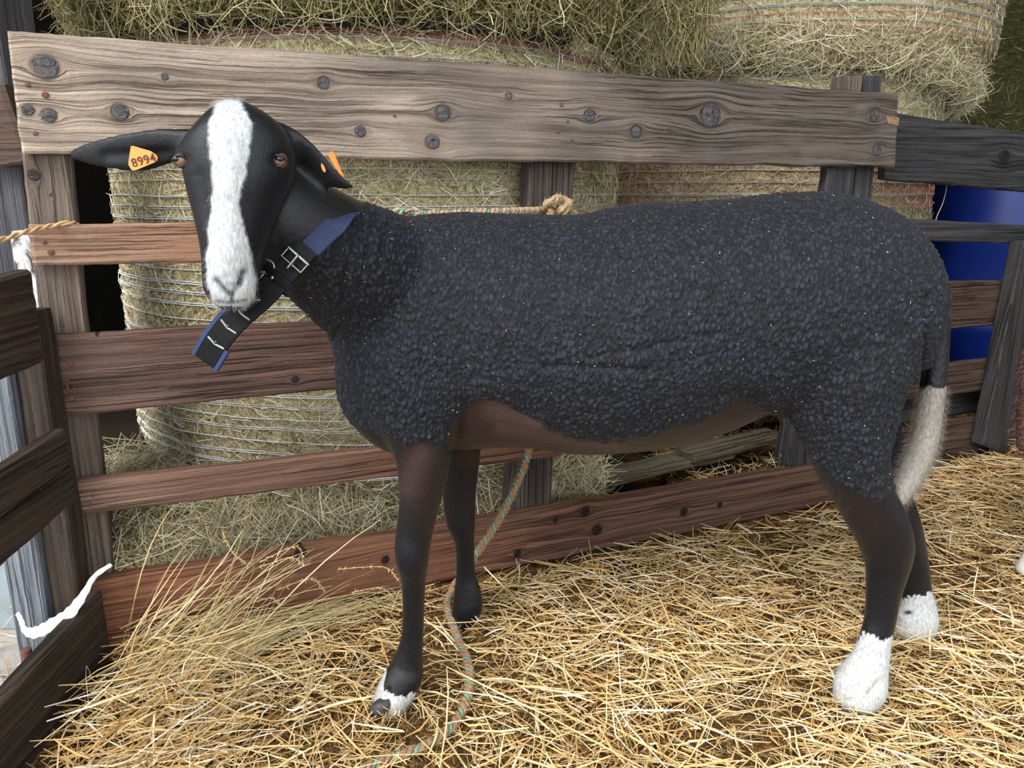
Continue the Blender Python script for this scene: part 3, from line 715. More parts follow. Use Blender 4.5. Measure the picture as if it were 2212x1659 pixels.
put('long_stalks', strand_mesh('long_stalks', np.array(C), np.array(D), np.array(L), np.array(Wd), rng.normal(0, .004, (n, 3)), M['straw'], 3, tone=np.array(tn)), bed)['kind'] = 'stuff'

# long grassy stems leaning on the kick board at the left
n = 170; C = []; D = []; L = []; Bd = []
for i in range(n):
    u = rng.uniform(235, 520); v = rng.uniform(1360, 1500); A = G(u, v, .02)
    k = rng.random()
    if k < .5: du, dv = rng.uniform(60, 330), -rng.uniform(40, 300)
    else: du, dv = rng.uniform(150, 520), -rng.uniform(-20, 130)
    tgt_u, tgt_v = u+du, v+dv
    Bp = on_plane(tgt_u, tgt_v, F0-FN*rng.uniform(.02, .14), FN)
    if Bp.z < .02: Bp.z = .03
    if Bp.z > .34: Bp.z = .34
    C.append((A+Bp)/2); D.append((Bp-A).normalized()); L.append((Bp-A).length); Bd.append(Vector((rng.normal(0, .01), rng.normal(0, .006), rng.uniform(0, .03))))
grs = empty('hay_stems', 'bundle of long pale grassy stems leaning on the kick board at the left', 'hay'); grs['kind'] = 'stuff'
put('stalks', strand_mesh('stalks', np.array(C), np.array(D), np.array(L), rng.uniform(.0012, .0032, n), np.array(Bd), M['stem'], 5, taper=.7, tone=rng.beta(2.0, 1.5, n)), grs)['kind'] = 'stuff'
# dense green-gold hay in the left corner
n = 420; C = []; D = []
for i in range(n):
    u = rng.uniform(150, 560); v = rng.uniform(1340, 1700); A = G(u, v, .0); A.z = rng.uniform(.012, .06)
    if A.x < -.70+.0*A.y: A.x = -.68
    C.append(A); a = rng.normal(.8, .8); D.append(Vector((math.cos(a), math.sin(a), rng.normal(.08, .14))).normalized())
put('fallen_stalks', strand_mesh('fallen_stalks', np.array(C), np.array(D), rng.uniform(.04, .17, n), rng.uniform(.0014, .004, n), rng.normal(0, .009, (n, 3)), M['straw'], 3, tone=rng.beta(2.0, 1.6, n)), grs)['kind'] = 'stuff'
# seed heads arching against the board
heads = [((560, 1215), (640, 1180), (655, 1220)), ((560, 1225), (625, 1205), (650, 1215)), ((600, 1275), (670, 1250), (702, 1278)), ((730, 1230), (830, 1225), (860, 1255)), ((760, 1280), (820, 1270), (850, 1290)), ((480, 1145), (500, 1190), (530, 1215)), ((550, 1300), (585, 1292), (605, 1305))]
C = []; D = []; L = []
prt = []
for hd in heads:
    pts = catmull([tuple(on_plane(u, v, F0-FN*.05, FN)) for u, v in hd], 6)
    prt.append(tube(pts, .0009, .0009, (0, 1, 0), 5))
    for i in range(len(pts)-1):
        for k in range(3):
            d = Vector(pts[i+1]-pts[i]).normalized()+Vector(rng.normal(0, .5, 3)); d.normalize(); C.append(Vector(pts[i])+d*.004); D.append(d); L.append(.010)
V, Q, T = merge(prt)
put('arched_stems', mesh_np('arched_stems', V, Q, T, mat=M['stem'], attrs={'tone': np.full(len(V), .6), 'tone2': np.full(len(V), .6)}), grs)['kind'] = 'stuff'
n = len(C); put('seeds', strand_mesh('seeds', np.array(C), np.array(D), np.array(L), np.full(n, .0022), np.zeros((n, 3)), M['stem'], 2, tone=rng.uniform(.4, .8, n), taper=.9), grs)['kind'] = 'stuff'

# ------------------------------------------------------------------ the sheep
def stn(rows, n=4):
    """rows (u, v, Y, half_width_px, half_depth_m) -> centres, r1, r2"""
    out = []
    for u, v, Y_, hw, hd in rows:
        p = P(u, v, Y_); out.append((p.x, p.y, p.z, hw*mpp(p), hd))
    c = catmull(out, n); return c[:, :3], c[:, 3], c[:, 4]
def torso():
    rows = [(744, 565, 795, .055), (764, 505, 872, .105), (800, 477, 918, .140), (870, 476, 958, .160), (960, 468, 978, .168), (1050, 468, 968, .172), (1150, 472, 968, .180), (1250, 472, 980, .190),
            (1350, 452, 976, .196), (1450, 444, 964, .196), (1550, 440, 936, .192), (1650, 430, 898, .184), (1750, 423, 890, .176), (1850, 443, 880, .160), (1930, 487, 850, .132), (1980, 545, 790, .095), (2012, 612, 705, .050)]
    out = []
    for u, vt, vb, hd in rows:
        p = P(u, (vt+vb)/2, 1.265); out.append((p.x, p.y, p.z, (vb-vt)/2*mpp(p), hd))
    c = catmull(out, 4); return tube(c[:, :3], c[:, 3], c[:, 4], (0, 1, 0), 40, pw=2.15, capf=.5, Tfix=(1, 0, 0))
YB = (0, 1, 0)
def tb(rows, n=4, B=YB, ns=24, pw=2.0, capf=.6):
    C, a, b = stn(rows, n); return tube(C, a, b, B, ns, pw, capf)
parts = [torso()]
# neck, turning towards the camera
parts.append(tb([(900, 660, 1.25, 170, .12), (830, 620, 1.22, 158, .115), (768, 580, 1.17, 150, .10), (710, 541, 1.12, 137, .085), (655, 495, 1.08, 110, .075), (600, 440, 1.055, 92, .065), (560, 380, 1.045, 70, .055)], B=(.5, 1, 0)))
# brisket
parts.append(tb([(768, 760, 1.22, 40, .05), (792, 835, 1.235, 60, .085), (840, 896, 1.24, 60, .10), (910, 930, 1.25, 50, .10)], B=(0, 1, 0)))
# near fore leg with shoulder
parts.append(tb([(850, 560, 1.215, 70, .05), (845, 680, 1.175, 100, .055), (862, 790, 1.155, 112, .058), (888, 870, 1.148, 96, .052), (905, 930, 1.146, 76, .042), (914, 985, 1.146, 62, .036), (911, 1050, 1.146, 50, .030), (904, 1100, 1.146, 43, .028),
    (895, 1150, 1.146, 40, .027), (890, 1190, 1.143, 38, .027), (891, 1220, 1.142, 34, .025), (893, 1255, 1.146, 27, .018), (893, 1310, 1.148, 24, .016), (892, 1360, 1.150, 24, .016), (887, 1400, 1.150, 27, .018), (879, 1438, 1.148, 36, .022), (872, 1462, 1.143, 42, .026), (857, 1490, 1.135, 41, .027), (845, 1512, 1.130, 38, .028), (842, 1526, 1.130, 36, .026)]))
# far fore leg
parts.append(tb([(960, 780, 1.36, 80, .05), (985, 880, 1.375, 62, .045), (1000, 950, 1.385, 42, .036), (995, 1020, 1.39, 38, .032), (992, 1085, 1.39, 35, .028), (996, 1130, 1.39, 31, .026), (1004, 1175, 1.395, 21, .018), (1006, 1235, 1.40, 21, .017), (1010, 1280, 1.40, 30, .023), (1009, 1312, 1.398, 33, .026), (998, 1338, 1.395, 26, .022)]))
# near hind leg with thigh
parts.append(tb([(1850, 560, 1.215, 95, .06), (1835, 680, 1.19, 130, .085), (1822, 790, 1.175, 138, .088), (1822, 860, 1.168, 122, .078), (1828, 925, 1.16, 102, .064), (1838, 990, 1.152, 80, .050), (1856, 1045, 1.15, 66, .042), (1880, 1095, 1.15, 62, .036), (1904, 1140, 1.152, 60, .033), (1918, 1185, 1.155, 56, .031),
    (1918, 1225, 1.155, 48, .026), (1909, 1280, 1.152, 38, .021), (1902, 1335, 1.148, 34, .019), (1891, 1380, 1.144, 35, .020), (1882, 1418, 1.142, 40, .023), (1868, 1455, 1.138, 52, .030), (1858, 1485, 1.134, 58, .033), (1848, 1512, 1.13, 50, .032)]))
# far hind leg
parts.append(tb([(1830, 850, 1.33, 110, .06), (1865, 930, 1.34, 78, .055), (1893, 1000, 1.345, 56, .045), (1915, 1070, 1.35, 50, .036), (1940, 1130, 1.355, 46, .032), (1958, 1190, 1.36, 42, .028), (1972, 1240, 1.357, 36, .022), (1981, 1285, 1.352, 32, .021), (1984, 1320, 1.348, 40, .024), (1978, 1350, 1.342, 48, .030), (1962, 1372, 1.336, 32, .028)]))
# tail
tail_rows = [(1985, 575, 1.265, 26, .03), (2012, 615, 1.262, 26, .028), (2024, 680, 1.258, 27, .024), (2022, 750, 1.252, 27, .022), (2016, 830, 1.242, 27, .021), (2008, 890, 1.235, 28, .022), (2000, 945, 1.226, 29, .023), (1984, 990, 1.21, 29, .023), (1966, 1030, 1.190, 27, .021), (1950, 1060, 1.175, 23, .018), (1946, 1084, 1.165, 13, .010)]
parts.append(tb(tail_rows))
# head: yawed so its left cheek (right in the photo) turns away
yaw = math.radians(16); HL = Vector((math.cos(yaw), math.sin(yaw), 0)); HB = np.array((-math.sin(yaw), math.cos(yaw), 0))
def head_pt(u, v, Y_): return P(u, v, Y_)
hrows = [(498, 252, 1.01, 38, .034), (505, 274, 1.005, 76, .054), (512, 308, 1.00, 112, .064), (514, 350, .998, 118, .067), (510, 400, .992, 106, .066), (506, 450, .985, 90, .060), (502, 500, .976, 74, .052), (499, 545, .968, 62, .045), (497, 585, .962, 57, .041), (498, 615, .958, 56, .038), (500, 636, .958, 50, .033), (501, 650, .96, 36, .024)]
C, a, b = stn(hrows, 4); parts.append(tube(C, a, b, HB, 32, 2.25, .5))
# cheeks and lower jaw reaching back to the throat
parts.append(tb([(560, 370, 1.055, 90, .05), (575, 440, 1.05, 82, .05), (560, 500, 1.03, 62, .042), (530, 560, 1.005, 46, .034), (512, 610, .985, 40, .026), (506, 645, .975, 30, .018)], B=HB))
# brow ridges over the eyes
for (u, v, Y_, r) in ((402, 328, .972, 20), (600, 326, .985, 27)):
    parts.append(tb([(u-8, v+8, Y_+.004, r*.6, .012), (u, v, Y_, r, .017), (u+10, v-6, Y_+.004, r*.6, .012)], n=3, ns=14))
# ears
def ear(rows, B):
    C, a, b = stn(rows, 4); return tube(C, a, b, B, 20, 2.0, .9)
parts.append(ear([(425, 312, 1.00, 34, .014), (388, 312, .995, 33, .010), (345, 318, .99, 40, .0065), (300, 328, .985, 43, .0055), (255, 331, .985, 38, .0052), (210, 333, .99, 29, .005), (175, 334, .995, 18, .0048), (158, 334, .998, 10, .004)], (0, 1, .25)))
parts.append(ear([(570, 292, 1.03, 38, .016), (610, 308, 1.035, 44, .012), (648, 332, 1.04, 48, .008), (684, 360, 1.045, 42, .0062), (712, 382, 1.047, 32, .0056), (738, 396, 1.05, 22, .005), (760, 403, 1.052, 13, .0045), (770, 405, 1.053, 8, .004)], (.35, 1, .35)))
V, Q, T = merge(parts)
raw = mesh_np('raw', V, Q, T)
ro = link('raw', raw); md = ro.modifiers.new('r', 'REMESH'); md.mode = 'VOXEL'; md.voxel_size = .0026; md.adaptivity = 0
dg = bpy.context.evaluated_depsgraph_get(); ev = ro.evaluated_get(dg); em = ev.to_mesh()
nv = len(em.vertices); V = np.zeros(nv*3, np.float32); em.vertices.foreach_get('co', V); V = V.reshape(-1, 3).astype(float)
npoly = len(em.polygons); li = np.zeros(len(em.loops), np.int32); em.loops.foreach_get('vertex_index', li)
lt = np.zeros(npoly, np.int32); em.polygons.foreach_get('loop_total', lt)
assert (lt == 4).all(), 'quads expected'
Qs = li.reshape(-1, 4).copy()
ev.to_mesh_clear(); bpy.data.objects.remove(ro); bpy.data.meshes.remove(raw)
E_ = np.concatenate([Qs[:, [0, 1]], Qs[:, [1, 2]], Qs[:, [2, 3]], Qs[:, [3, 0]]]); E_ = np.unique(np.sort(E_, 1), axis=0)
deg = np.bincount(E_.ravel(), minlength=nv).astype(float)
def lap(V, w, it):
    for _ in range(it):
        S = np.zeros_like(V)
        for k in range(3):
            S[:, k] = np.bincount(E_[:, 0], V[E_[:, 1], k], nv)+np.bincount(E_[:, 1], V[E_[:, 0], k], nv)
        V = V + (S/deg[:, None]-V)*w[:, None]
    return V
def normals(V):
    N = np.zeros_like(V); n = np.cross(V[Qs[:, 2]]-V[Qs[:, 0]], V[Qs[:, 3]]-V[Qs[:, 1]])
    for k in range(3):
        for c_ in range(4): N[:, k] += np.bincount(Qs[:, c_], n[:, k], nv)
    return N/(np.linalg.norm(N, axis=1)[:, None]+1e-12)
U0, V0 = uv(V)
headm = ss(700, 600, U0)*ss(720, 640, V0)          # head region weight
legm = ss(940, 1010, V0)
keepm = np.clip(headm+legm, 0, 1)
V = lap(V, .62*(1-keepm), 46)
for _ in range(14):
    V = lap(V, .55*keepm+.1, 1); V = lap(V, -.56*keepm, 1)
V = lap(V, np.full(nv, .4), 3)
N = normals(V); U, VV = uv(V)
NW = sum(np.roll(np.arange(1), 0)) * 0
# pixel helper distances
def seg(u0, v0, u1, v1):
    d = np.array([u1-u0, v1-v0], float); L2 = d@d
    t = np.clip(((U-u0)*d[0]+(VV-v0)*d[1])/L2, 0, 1)
    return np.hypot(U-u0-t*d[0], VV-v0-t*d[1]), t
def vn(sc, seed=0, oct_=1):
    return np.array([mnoise.noise(Vector((p[0]*sc+seed, p[1]*sc, p[2]*sc))) for p in V])
facing = -N[:, 1]
near = ss(1.30, 1.22, V[:, 1])                       # near half of the body
n180 = vn(190, 3); n20 = vn(20); n60 = vn(60, 5); n8 = vn(8, 9)
# wool mask ------------------------------------------------------------
def belly_line(u):   # photo height of the lower wool edge on the near side
    return np.interp(u, [700, 760, 800, 850, 900, 960, 990, 1010, 1030, 1060, 1100, 1180, 1260, 1350, 1450, 1550, 1600, 1640, 1680, 1720, 1760, 1800, 1860, 1900, 1930, 2000], [880, 915, 932, 955, 968, 955, 905, 880, 868, 872, 885, 920, 948, 950, 928, 895, 875, 880, 905, 950, 1000, 1040, 1075, 1085, 1060, 900])
wool = ss(10, -10, VV + n60*16 + n20*12 - belly_line(U))
neckline = (U-760)*.72 + (VV-470)*.62                # across the collar: negative towards the head
wool *= ss(-52, -30, (U-620)*.80+(VV-620)*-.02 - 30 + 0*U) * 1.0
collar_side = ss(0, 14, (U-(770-(VV-450)*.80)))      # right of the collar line
wool *= np.where(VV < 720, collar_side, 1)
tail_m = (U > 1985) & (V[:, 1] < 1.31) & (VV > 620) & (VV < 1120) & (U > np.interp(VV, [620, 800, 900, 1000, 1050, 1100], [2004, 1984, 1968, 1945, 1922, 1915]))
tail_m2 = (VV > 836+n60*8) & (VV < 1110) & (U > np.interp(VV, [836, 900, 960, 1000, 1040, 1090], [1984, 1972, 1962, 1948, 1916, 1916])) & (V[:, 1] < 1.29)
Ct, at_, bt_ = stn(tail_rows, 6)
dt = np.full(nv, 9.0); ft = np.zeros(nv)
for c3_, ra_ in zip(Ct, at_):
    dd_ = np.linalg.norm(V-c3_, axis=1)/(ra_*1.45); dt = np.minimum(dt, dd_)
tail_m = (dt < 1.0) & (VV > 640); tail_m2 = (dt < 1.05) & (VV > 838+n60*8) & (U > np.interp(VV, [836, 1000, 1060, 1100], [1960, 1935, 1918, 1922]))
wool = wool*(1-tail_m*.7)
# relief ---------------------------------------------------------------
def worley(sc):
    out = np.zeros(nv)
    ii = np.nonzero(wool > .05)[0]
    st_x = 1.25; st_z = .72
    for i in ii:
        p = V[i]; d_, _p = mnoise.voronoi(Vector((p[0]*sc*st_x+n8[i]*1.2, p[1]*sc, p[2]*sc*st_z+n8[i]*.8)))
        out[i] = min(1, d_[1]-d_[0])
    return out
wor = worley(118)
disp = wool*.0026 + wool*(n60*.0014+n20*.0018) + wool*(np.minimum(wor, .55)/.55-.6)*.0030
# vertical wrinkles on shoulder, neck folds
fold = np.zeros(nv)
for (a0, b0, a1, b1, w, h) in ((785, 465, 735, 640, 7, .006), (812, 468, 770, 640, 7, .004), (838, 480, 800, 640, 8, .003), (742, 640, 700, 720, 8, .004), (715, 745, 735, 700, 7, .005)):
    d, t_ = seg(a0, b0, a1, b1); fold -= h*np.exp(-(d/w)**2)*(1-t_*.5)
disp += fold*near
# armpit hollow behind the elbow, flank hollow
d, _ = seg(1000, 880, 985, 960); disp -= .012*np.exp(-(d/16)**2)*near
d, _ = seg(1045, 895, 1120, 905); disp -= .010*np.exp(-(d/34)**2)*near
d, _ = seg(1620, 868, 1560, 862); disp -= .010*np.exp(-(d/30)**2)*near
d, _ = seg(1640, 880, 1740, 985); disp -= .004*np.exp(-(d/16)**2)*near
d, _ = seg(2003, 640, 1994, 830); disp -= .008*np.exp(-(d/6)**2)*(V[:, 1] < 1.25)
d, _ = seg(1590, 690, 1600, 780); disp -= .007*np.exp(-(d/60)**2)*near
d, _ = seg(1000, 560, 980, 800); disp -= .006*np.exp(-(d/60)**2)*near
# horizontal skin crease on the flank
d, t_ = seg(1180, 790, 1420, 800); disp -= .0035*np.exp(-(d/9)**2)*near
d, t_ = seg(1270, 775, 1560, 720); disp -= .0025*np.exp(-(d/8)**2)*near
# eyes, nostrils, mouth
hf = headm*(facing > -.2)
for (u, v, r, h) in ((394, 346, 15, .005), (604, 346, 17, .006)):
    d = np.hypot(U-u, (VV-v)*1.25); disp -= h*np.exp(-(d/r)**2)*hf
for (a0, b0, a1, b1, w, h) in ((467, 606, 484, 626, 6, .005), (484, 626, 500, 636, 4, .003), (527, 588, 520, 612, 6.5, .007), (520, 612, 503, 634, 5, .004), (502, 634, 501, 652, 3.5, .003), (470, 652, 500, 656, 3.2, .003), (500, 656, 535, 648, 3.2, .003)):
    d, _ = seg(a0, b0, a1, b1); disp -= h*np.exp(-(d/w)**2)*hf
d, _ = seg(500, 300, 497, 540); disp += .004*np.exp(-(d/26)**2)*hf       # nasal ridge
d, _ = seg(430, 380, 455, 470); disp -= .003*np.exp(-(d/18)**2)*hf
# ear cups
d, _ = seg(360, 330, 230, 336); disp -= .0035*np.exp(-(d/14)**2)*hf*(facing > 0)*(U < 375)
d, _ = seg(650, 352, 730, 392); disp -= .0035*np.exp(-(d/9)**2)*hf*(facing > 0)
# pastern folds on the white feet, split between the claws
for (a0, b0, a1, b1, w, h) in ((1862, 1465, 1850, 1528, 6, .004), (838, 1490, 838, 1535, 5, .003), (1975, 1345, 1965, 1385, 6, .004), (1905, 1470, 1880, 1500, 8, .004)):
    d, _ = seg(a0, b0, a1, b1); disp -= h*np.exp(-(d/w)**2)*(V[:, 2] < .2)
V = V + N*disp[:, None]
V = lap(V, np.full(nv, .35)*(1-wool*.9)*(1-headm*.4), 2)
N = normals(V)
# markings --------------------------------------------------------------
rag = n60*7+n180*4
bl_l = np.interp(VV, [230, 260, 300, 350, 430, 480, 560, 600, 640, 665], [462, 452, 448, 458, 455, 450, 448, 442, 452, 470])
bl_r = np.interp(VV, [230, 260, 300, 350, 400, 430, 480, 560, 600, 640, 665], [522, 541, 540, 533, 525, 516, 522, 544, 553, 552, 545])
blaze = ss(-4, 4, U-bl_l+rag)*ss(4, -4, U-bl_r+rag)*(V[:, 1] < 1.02)*headm*(VV < 662)*(facing > -.25)
blaze = np.where((VV < 300) & (V[:, 1] < 1.06), ss(-4, 4, U-bl_l+rag)*ss(4, -4, U-bl_r+rag)*headm, blaze)
sockr = (VV > 1372+n60*14+n180*9) & (U > 1780) & (U < 1935) & (V[:, 1] < 1.25)
sockr2 = (VV > 1286+n60*12+n180*8 - (U-1980)*.25) & (U > 1920) & (V[:, 1] >= 1.25)
sockf = (V[:, 2] < .16) & (V[:, 1] < 1.25) & (U < 920) & (((VV > 1497+n60*8)) | (U < 832+(VV-1440)*.0+(n60*4) - (VV-1470)*-.12 + 0))
sockf = (V[:, 1] < 1.25) & (U < 920) & (VV > 1440) & ((VV > 1499+n60*9+n180*8) | (U < np.interp(VV, [1440, 1460, 1480, 1500], [838, 832, 829, 832])+n60*3))
white = np.maximum(blaze, np.maximum(sockr, np.maximum(sockr2, sockf)).astype(float))
tailw = tail_m2.astype(float)
spot = np.exp(-((U-1962)/9)**2-((VV-1323)/4)**2)
white = white*(1-np.clip(spot*1.6, 0, 1)*sockr2)
nose = np.zeros(nv)
for (a0, b0, a1, b1, w) in ((465, 604, 486, 628, 6), (486, 628, 503, 638, 7), (528, 586, 520, 614, 8), (520, 614, 503, 638, 9), (502, 634, 501, 652, 5), (470, 653, 500, 657, 3), (500, 657, 535, 649, 3), (490, 612, 510, 614, 9)):
    d, _ = seg(a0, b0, a1, b1); nose = np.maximum(nose, np.exp(-(d/w)**2)*(1.0 if w < 8.5 else .55))
d, _ = seg(482, 596, 518, 594); nose = np.maximum(nose, np.exp(-(d/15)**2)*.38)
nose *= hf
brown = np.zeros(nv)
brown = np.maximum(brown, ss(-25, 25, VV-belly_line(U))*(VV < 1010)*(U > 985)*(U < 1740)*.9)
d, _ = seg(905, 985, 925, 1110); brown = np.maximum(brown, np.exp(-(d/42)**2)*.55)
d, _ = seg(1840, 1080, 1880, 1130); brown = np.maximum(brown, np.exp(-(d/42)**2)*.5)
d, _ = seg(1660, 890, 1760, 1000); brown = np.maximum(brown, np.exp(-(d/24)**2)*.4)
brown *= (1-wool)
pale = np.zeros(nv)
d, _ = seg(1070, 885, 1160, 910); pale = np.maximum(pale, np.exp(-(d/30)**2)*.8)
d, _ = seg(905, 985, 880, 1050); pale = np.maximum(pale, np.exp(-(d/30)**2)*.45)
d, _ = seg(1330, 960, 1080, 930); pale = np.maximum(pale, np.exp(-(d/16)**2)*.5)
pale *= (1-wool)
# material --------------------------------------------------------------
t = NT('sheep_coat'); g = t.obj()
mk = t.attr('mark', 'Vector'); sx = t.new('ShaderNodeSeparateXYZ'); t.l.new(mk, sx.inputs[0])
mk2 = t.attr('mark2', 'Vector'); sx2 = t.new('ShaderNodeSeparateXYZ'); t.l.new(mk2, sx2.inputs[0])
a_wool, a_white, a_tail = sx.outputs; a_nose, a_brown, a_pale = sx2.outputs
wn = t.noise(g, 28, 2, out=1)
gv = t.vadd(t.vmul(g, (1.15, 1.0, .72)), t.vmul(wn, (.008, .008, .008)))
cur = t.voro(gv, 185, 'SMOOTH_F1', smooth=.35)
cur2 = t.noise(gv, 150, 3, .6, .8)
cur3 = t.noise(g, 520, 2, .6)
hgt = t.math('ADD', t.math('MULTIPLY_ADD', cur, -1.1, cur2), t.math('MULTIPLY', cur3, .25))
crl = t.attr('curl')
wcol = t.ramp(t.math('MULTIPLY_ADD', t.gray(crl, 0, .5), .30, t.math('MULTIPLY', cur2, .62)), [(.26, lin4((7, 8, 10))), (.42, lin4((19, 21, 27))), (.60, lin4((39, 43, 54)))])  # crevices between curls get their shade from darker colour
wcol = t.mix(t.gray(t.noise(g, 9, 3), .4, .7, 0, .6), wcol, t.mix(1.0, wcol, (1.2, .96, .9, 1), 'MULTIPLY'))
hn = t.noise(t.vmul(g, (900, 900, 130)), 1, 3, .6); 
skin = t.mix(t.gray(hn, .35, .7), lin4((7, 7, 9)), lin4((21, 21, 28)))
bcol = t.mix(t.gray(hn, .35, .7), lin4((28, 16, 15)), lin4((50, 31, 29)))
pcol = t.mix(t.gray(hn, .35, .7), lin4((66, 48, 46)), lin4((92, 72, 68)))
col = t.mix(a_brown, skin, bcol); col = t.mix(a_pale, col, pcol)
col = t.mix(a_wool, col, wcol)
whn = t.noise(t.vmul(g, (300, 300, 110)), 1, 4, .7)
wht = t.mix(t.gray(whn, .35, .7), lin4((158, 160, 160)), lin4((218, 221, 222)))
dirt = t.noise(g, 40, 4, .7)
sepz = t.new('ShaderNodeSeparateXYZ'); t.l.new(g, sepz.inputs[0])
wht = t.mix(t.math('MULTIPLY', t.gray(dirt, .42, .75, 0, .6), t.gray(sepz.outputs[2], .12, .03), clamp=True), wht, lin4((150, 128, 96)))
col = t.mix(a_white, col, wht)
tw = t.mix(t.gray(whn, .35, .65), lin4((112, 104, 96)), lin4((162, 154, 144)))
tw = t.mix(t.gray(dirt, .45, .62, 0, .5), tw, lin4((128, 122, 122)))
col = t.mix(a_tail, col, tw)
col = t.mix(a_nose, col, lin4((52, 50, 52)))
nb = t.bump(hgt, .9, .0028)
nb2 = t.bump(t.math('ADD', hn, t.noise(g, 110, 2)), .5, .0014)
nm = t.new('ShaderNodeMix', data_type='VECTOR'); t.l.new(a_wool, nm.inputs[0]); t.l.new(nb2, nm.inputs[4]); t.l.new(nb, nm.inputs[5])
rg = t.math('MULTIPLY_ADD', a_wool, .30, .36)
rg = t.math('MAXIMUM', rg, t.math('MULTIPLY', a_white, .85))
m_sheep = t.fin(col, rg, nm.outputs[1], spec=t.math('MULTIPLY_ADD', a_wool, -.10, .36))
t.b.inputs['Sheen Weight'].default_value = .04; t.b.inputs['Sheen Roughness'].default_value = .5
sheep = empty('sheep', 'black sheep with white blaze, socks and tail tip standing in straw', 'sheep')
body_me = mesh_np('sheep_body', V, Qs, mat=m_sheep, smooth=True, attrs={'mark': np.stack([wool, white, tailw], -1), 'mark2': np.stack([nose, brown, pale], -1), 'curl': wor})
body = put('body', body_me, sheep)

# short hair on white marks, tail and the smooth black parts
def hairs(name, mask, n, L, Wd, mat, down=.8, outw=.35, tones=(0, 1), label=None):
    idx = np.nonzero(mask)[0]
    if len(idx) == 0: return
    k = rng.choice(idx, n); Nn = N[k]
    g_ = np.array([0, 0, -1.0]); Tn = g_ - Nn*(Nn@g_)[:, None]; Tn /= np.linalg.norm(Tn, axis=1)[:, None]+1e-6
    D = Tn*down + Nn*outw + rng.normal(0, .22, (n, 3)); D /= np.linalg.norm(D, axis=1)[:, None]
    Ls = rng.uniform(L*.5, L*1.2, n); C = V[k] + rng.normal(0, .0014, (n, 3)) + D*(Ls*.42)[:, None]
    me = strand_mesh(name, C, D, Ls, np.full(n, Wd), Nn*-.0006, mat, 1, taper=.9, flat=.2)
    o = put(name, me, sheep); o['kind'] = 'stuff'
    if label: o['label'] = label
def hairmat(name, a, b, rough=.6):
    return fibre(name, [(0, lin4(a)), (1, lin4(b))], rough)
m_hw = hairmat('white_hair', (172, 173, 172), (228, 230, 231)); m_hb = hairmat('leg_glint_hair', (8, 8, 10), (42, 44, 54), .32)  # lighter tone of the black leg hair is a painted glint
m_ht = hairmat('tail_wool', (112, 104, 94), (176, 168, 156)); m_hbr = hairmat('brown_hair', (26, 20, 22), (84, 72, 78), .45)
hairs('blaze_hair', (white > .5) & (headm > .5) & (nose < .35) & (facing > -.1), 9000, .008, .0006, m_hw, down=.6, outw=.30, label='white hair of the blaze')
hairs('sock_hair', (white > .5) & (headm < .2), 9000, .008, .0007, m_hw, label='white hair of the socks')
hairs('tail_hair', tailw > .5, 9000, .013, .0008, m_ht, down=.7, outw=.5, label='dirty white wool of the tail tip')
hairs('leg_hair', (white < .3) & (wool < .2) & (tailw < .3) & (VV > 980), 9000, .007, .0006, m_hb)
hairs('face_hair', (white < .3) & (wool < .2) & (headm > .6) & (U > 385), 7000, .005, .0005, hairmat('face_glint_hair', (8, 8, 10), (52, 56, 70), .3))  # bluish upper tone is a glint painted into the black hair
fl_, _ = seg(1600, 872, 1700, 920); fl2, _ = seg(1700, 920, 1830, 1090)
hairs('flank_hair', (np.minimum(fl_, fl2) < 15) & (V[:, 1] < 1.25) & (wool < .8), 1800, .016, .0007, m_hbr, label='brownish fringe along the flank fold')
# bits of straw caught in the fleece
idx = np.nonzero((wool > .8) & (facing > -.2))[0]; k = rng.choice(idx, 420)
D = rng.normal(size=(420, 3)); D -= N[k]*(D*N[k]).sum(1)[:, None]; D /= np.linalg.norm(D, axis=1)[:, None]
put('caught_straw', strand_mesh('caught_straw', V[k]+N[k]*.0022, D, rng.uniform(.0012, .0038, 420), rng.uniform(.0005, .0009, 420), np.zeros((420, 3)), M['straw'], 1, tone=rng.uniform(.6, 1, 420)), sheep)['kind'] = 'stuff'

# eyes
def ball(c, r, sx_=1, sy_=1, sz_=1, n=20, m=12):
    Vv = []
    for i in range(m+1):
        a = PI*i/m
        for k_ in range(n): Vv.append((c[0]+r*sx_*math.sin(a)*math.cos(2*PI*k_/n), c[1]+r*sy_*math.sin(a)*math.sin(2*PI*k_/n), c[2]+r*sz_*math.cos(a)))
    Qq = [(i*n+k_, (i+1)*n+k_, (i+1)*n+(k_+1) % n, i*n+(k_+1) % n) for i in range(m) for k_ in range(n)]
    return np.array(Vv), np.array(Qq), np.zeros((0, 3), int)
m_iris = simple('amber_eye', (112, 86, 58), .08, var=.25, scale=300); m_pup = simple('eye_pupil', (8, 8, 10), .05, var=.1)
m_lid = simple('dark_eyelid', (26, 24, 26), .45, var=.2, scale=200)
def surf_y(u, v):
    d = np.hypot(U-u, VV-v)+np.where(V[:, 1] > 1.1, 99, 0); k_ = np.argsort(d)[:12]; return V[k_, 1].min()
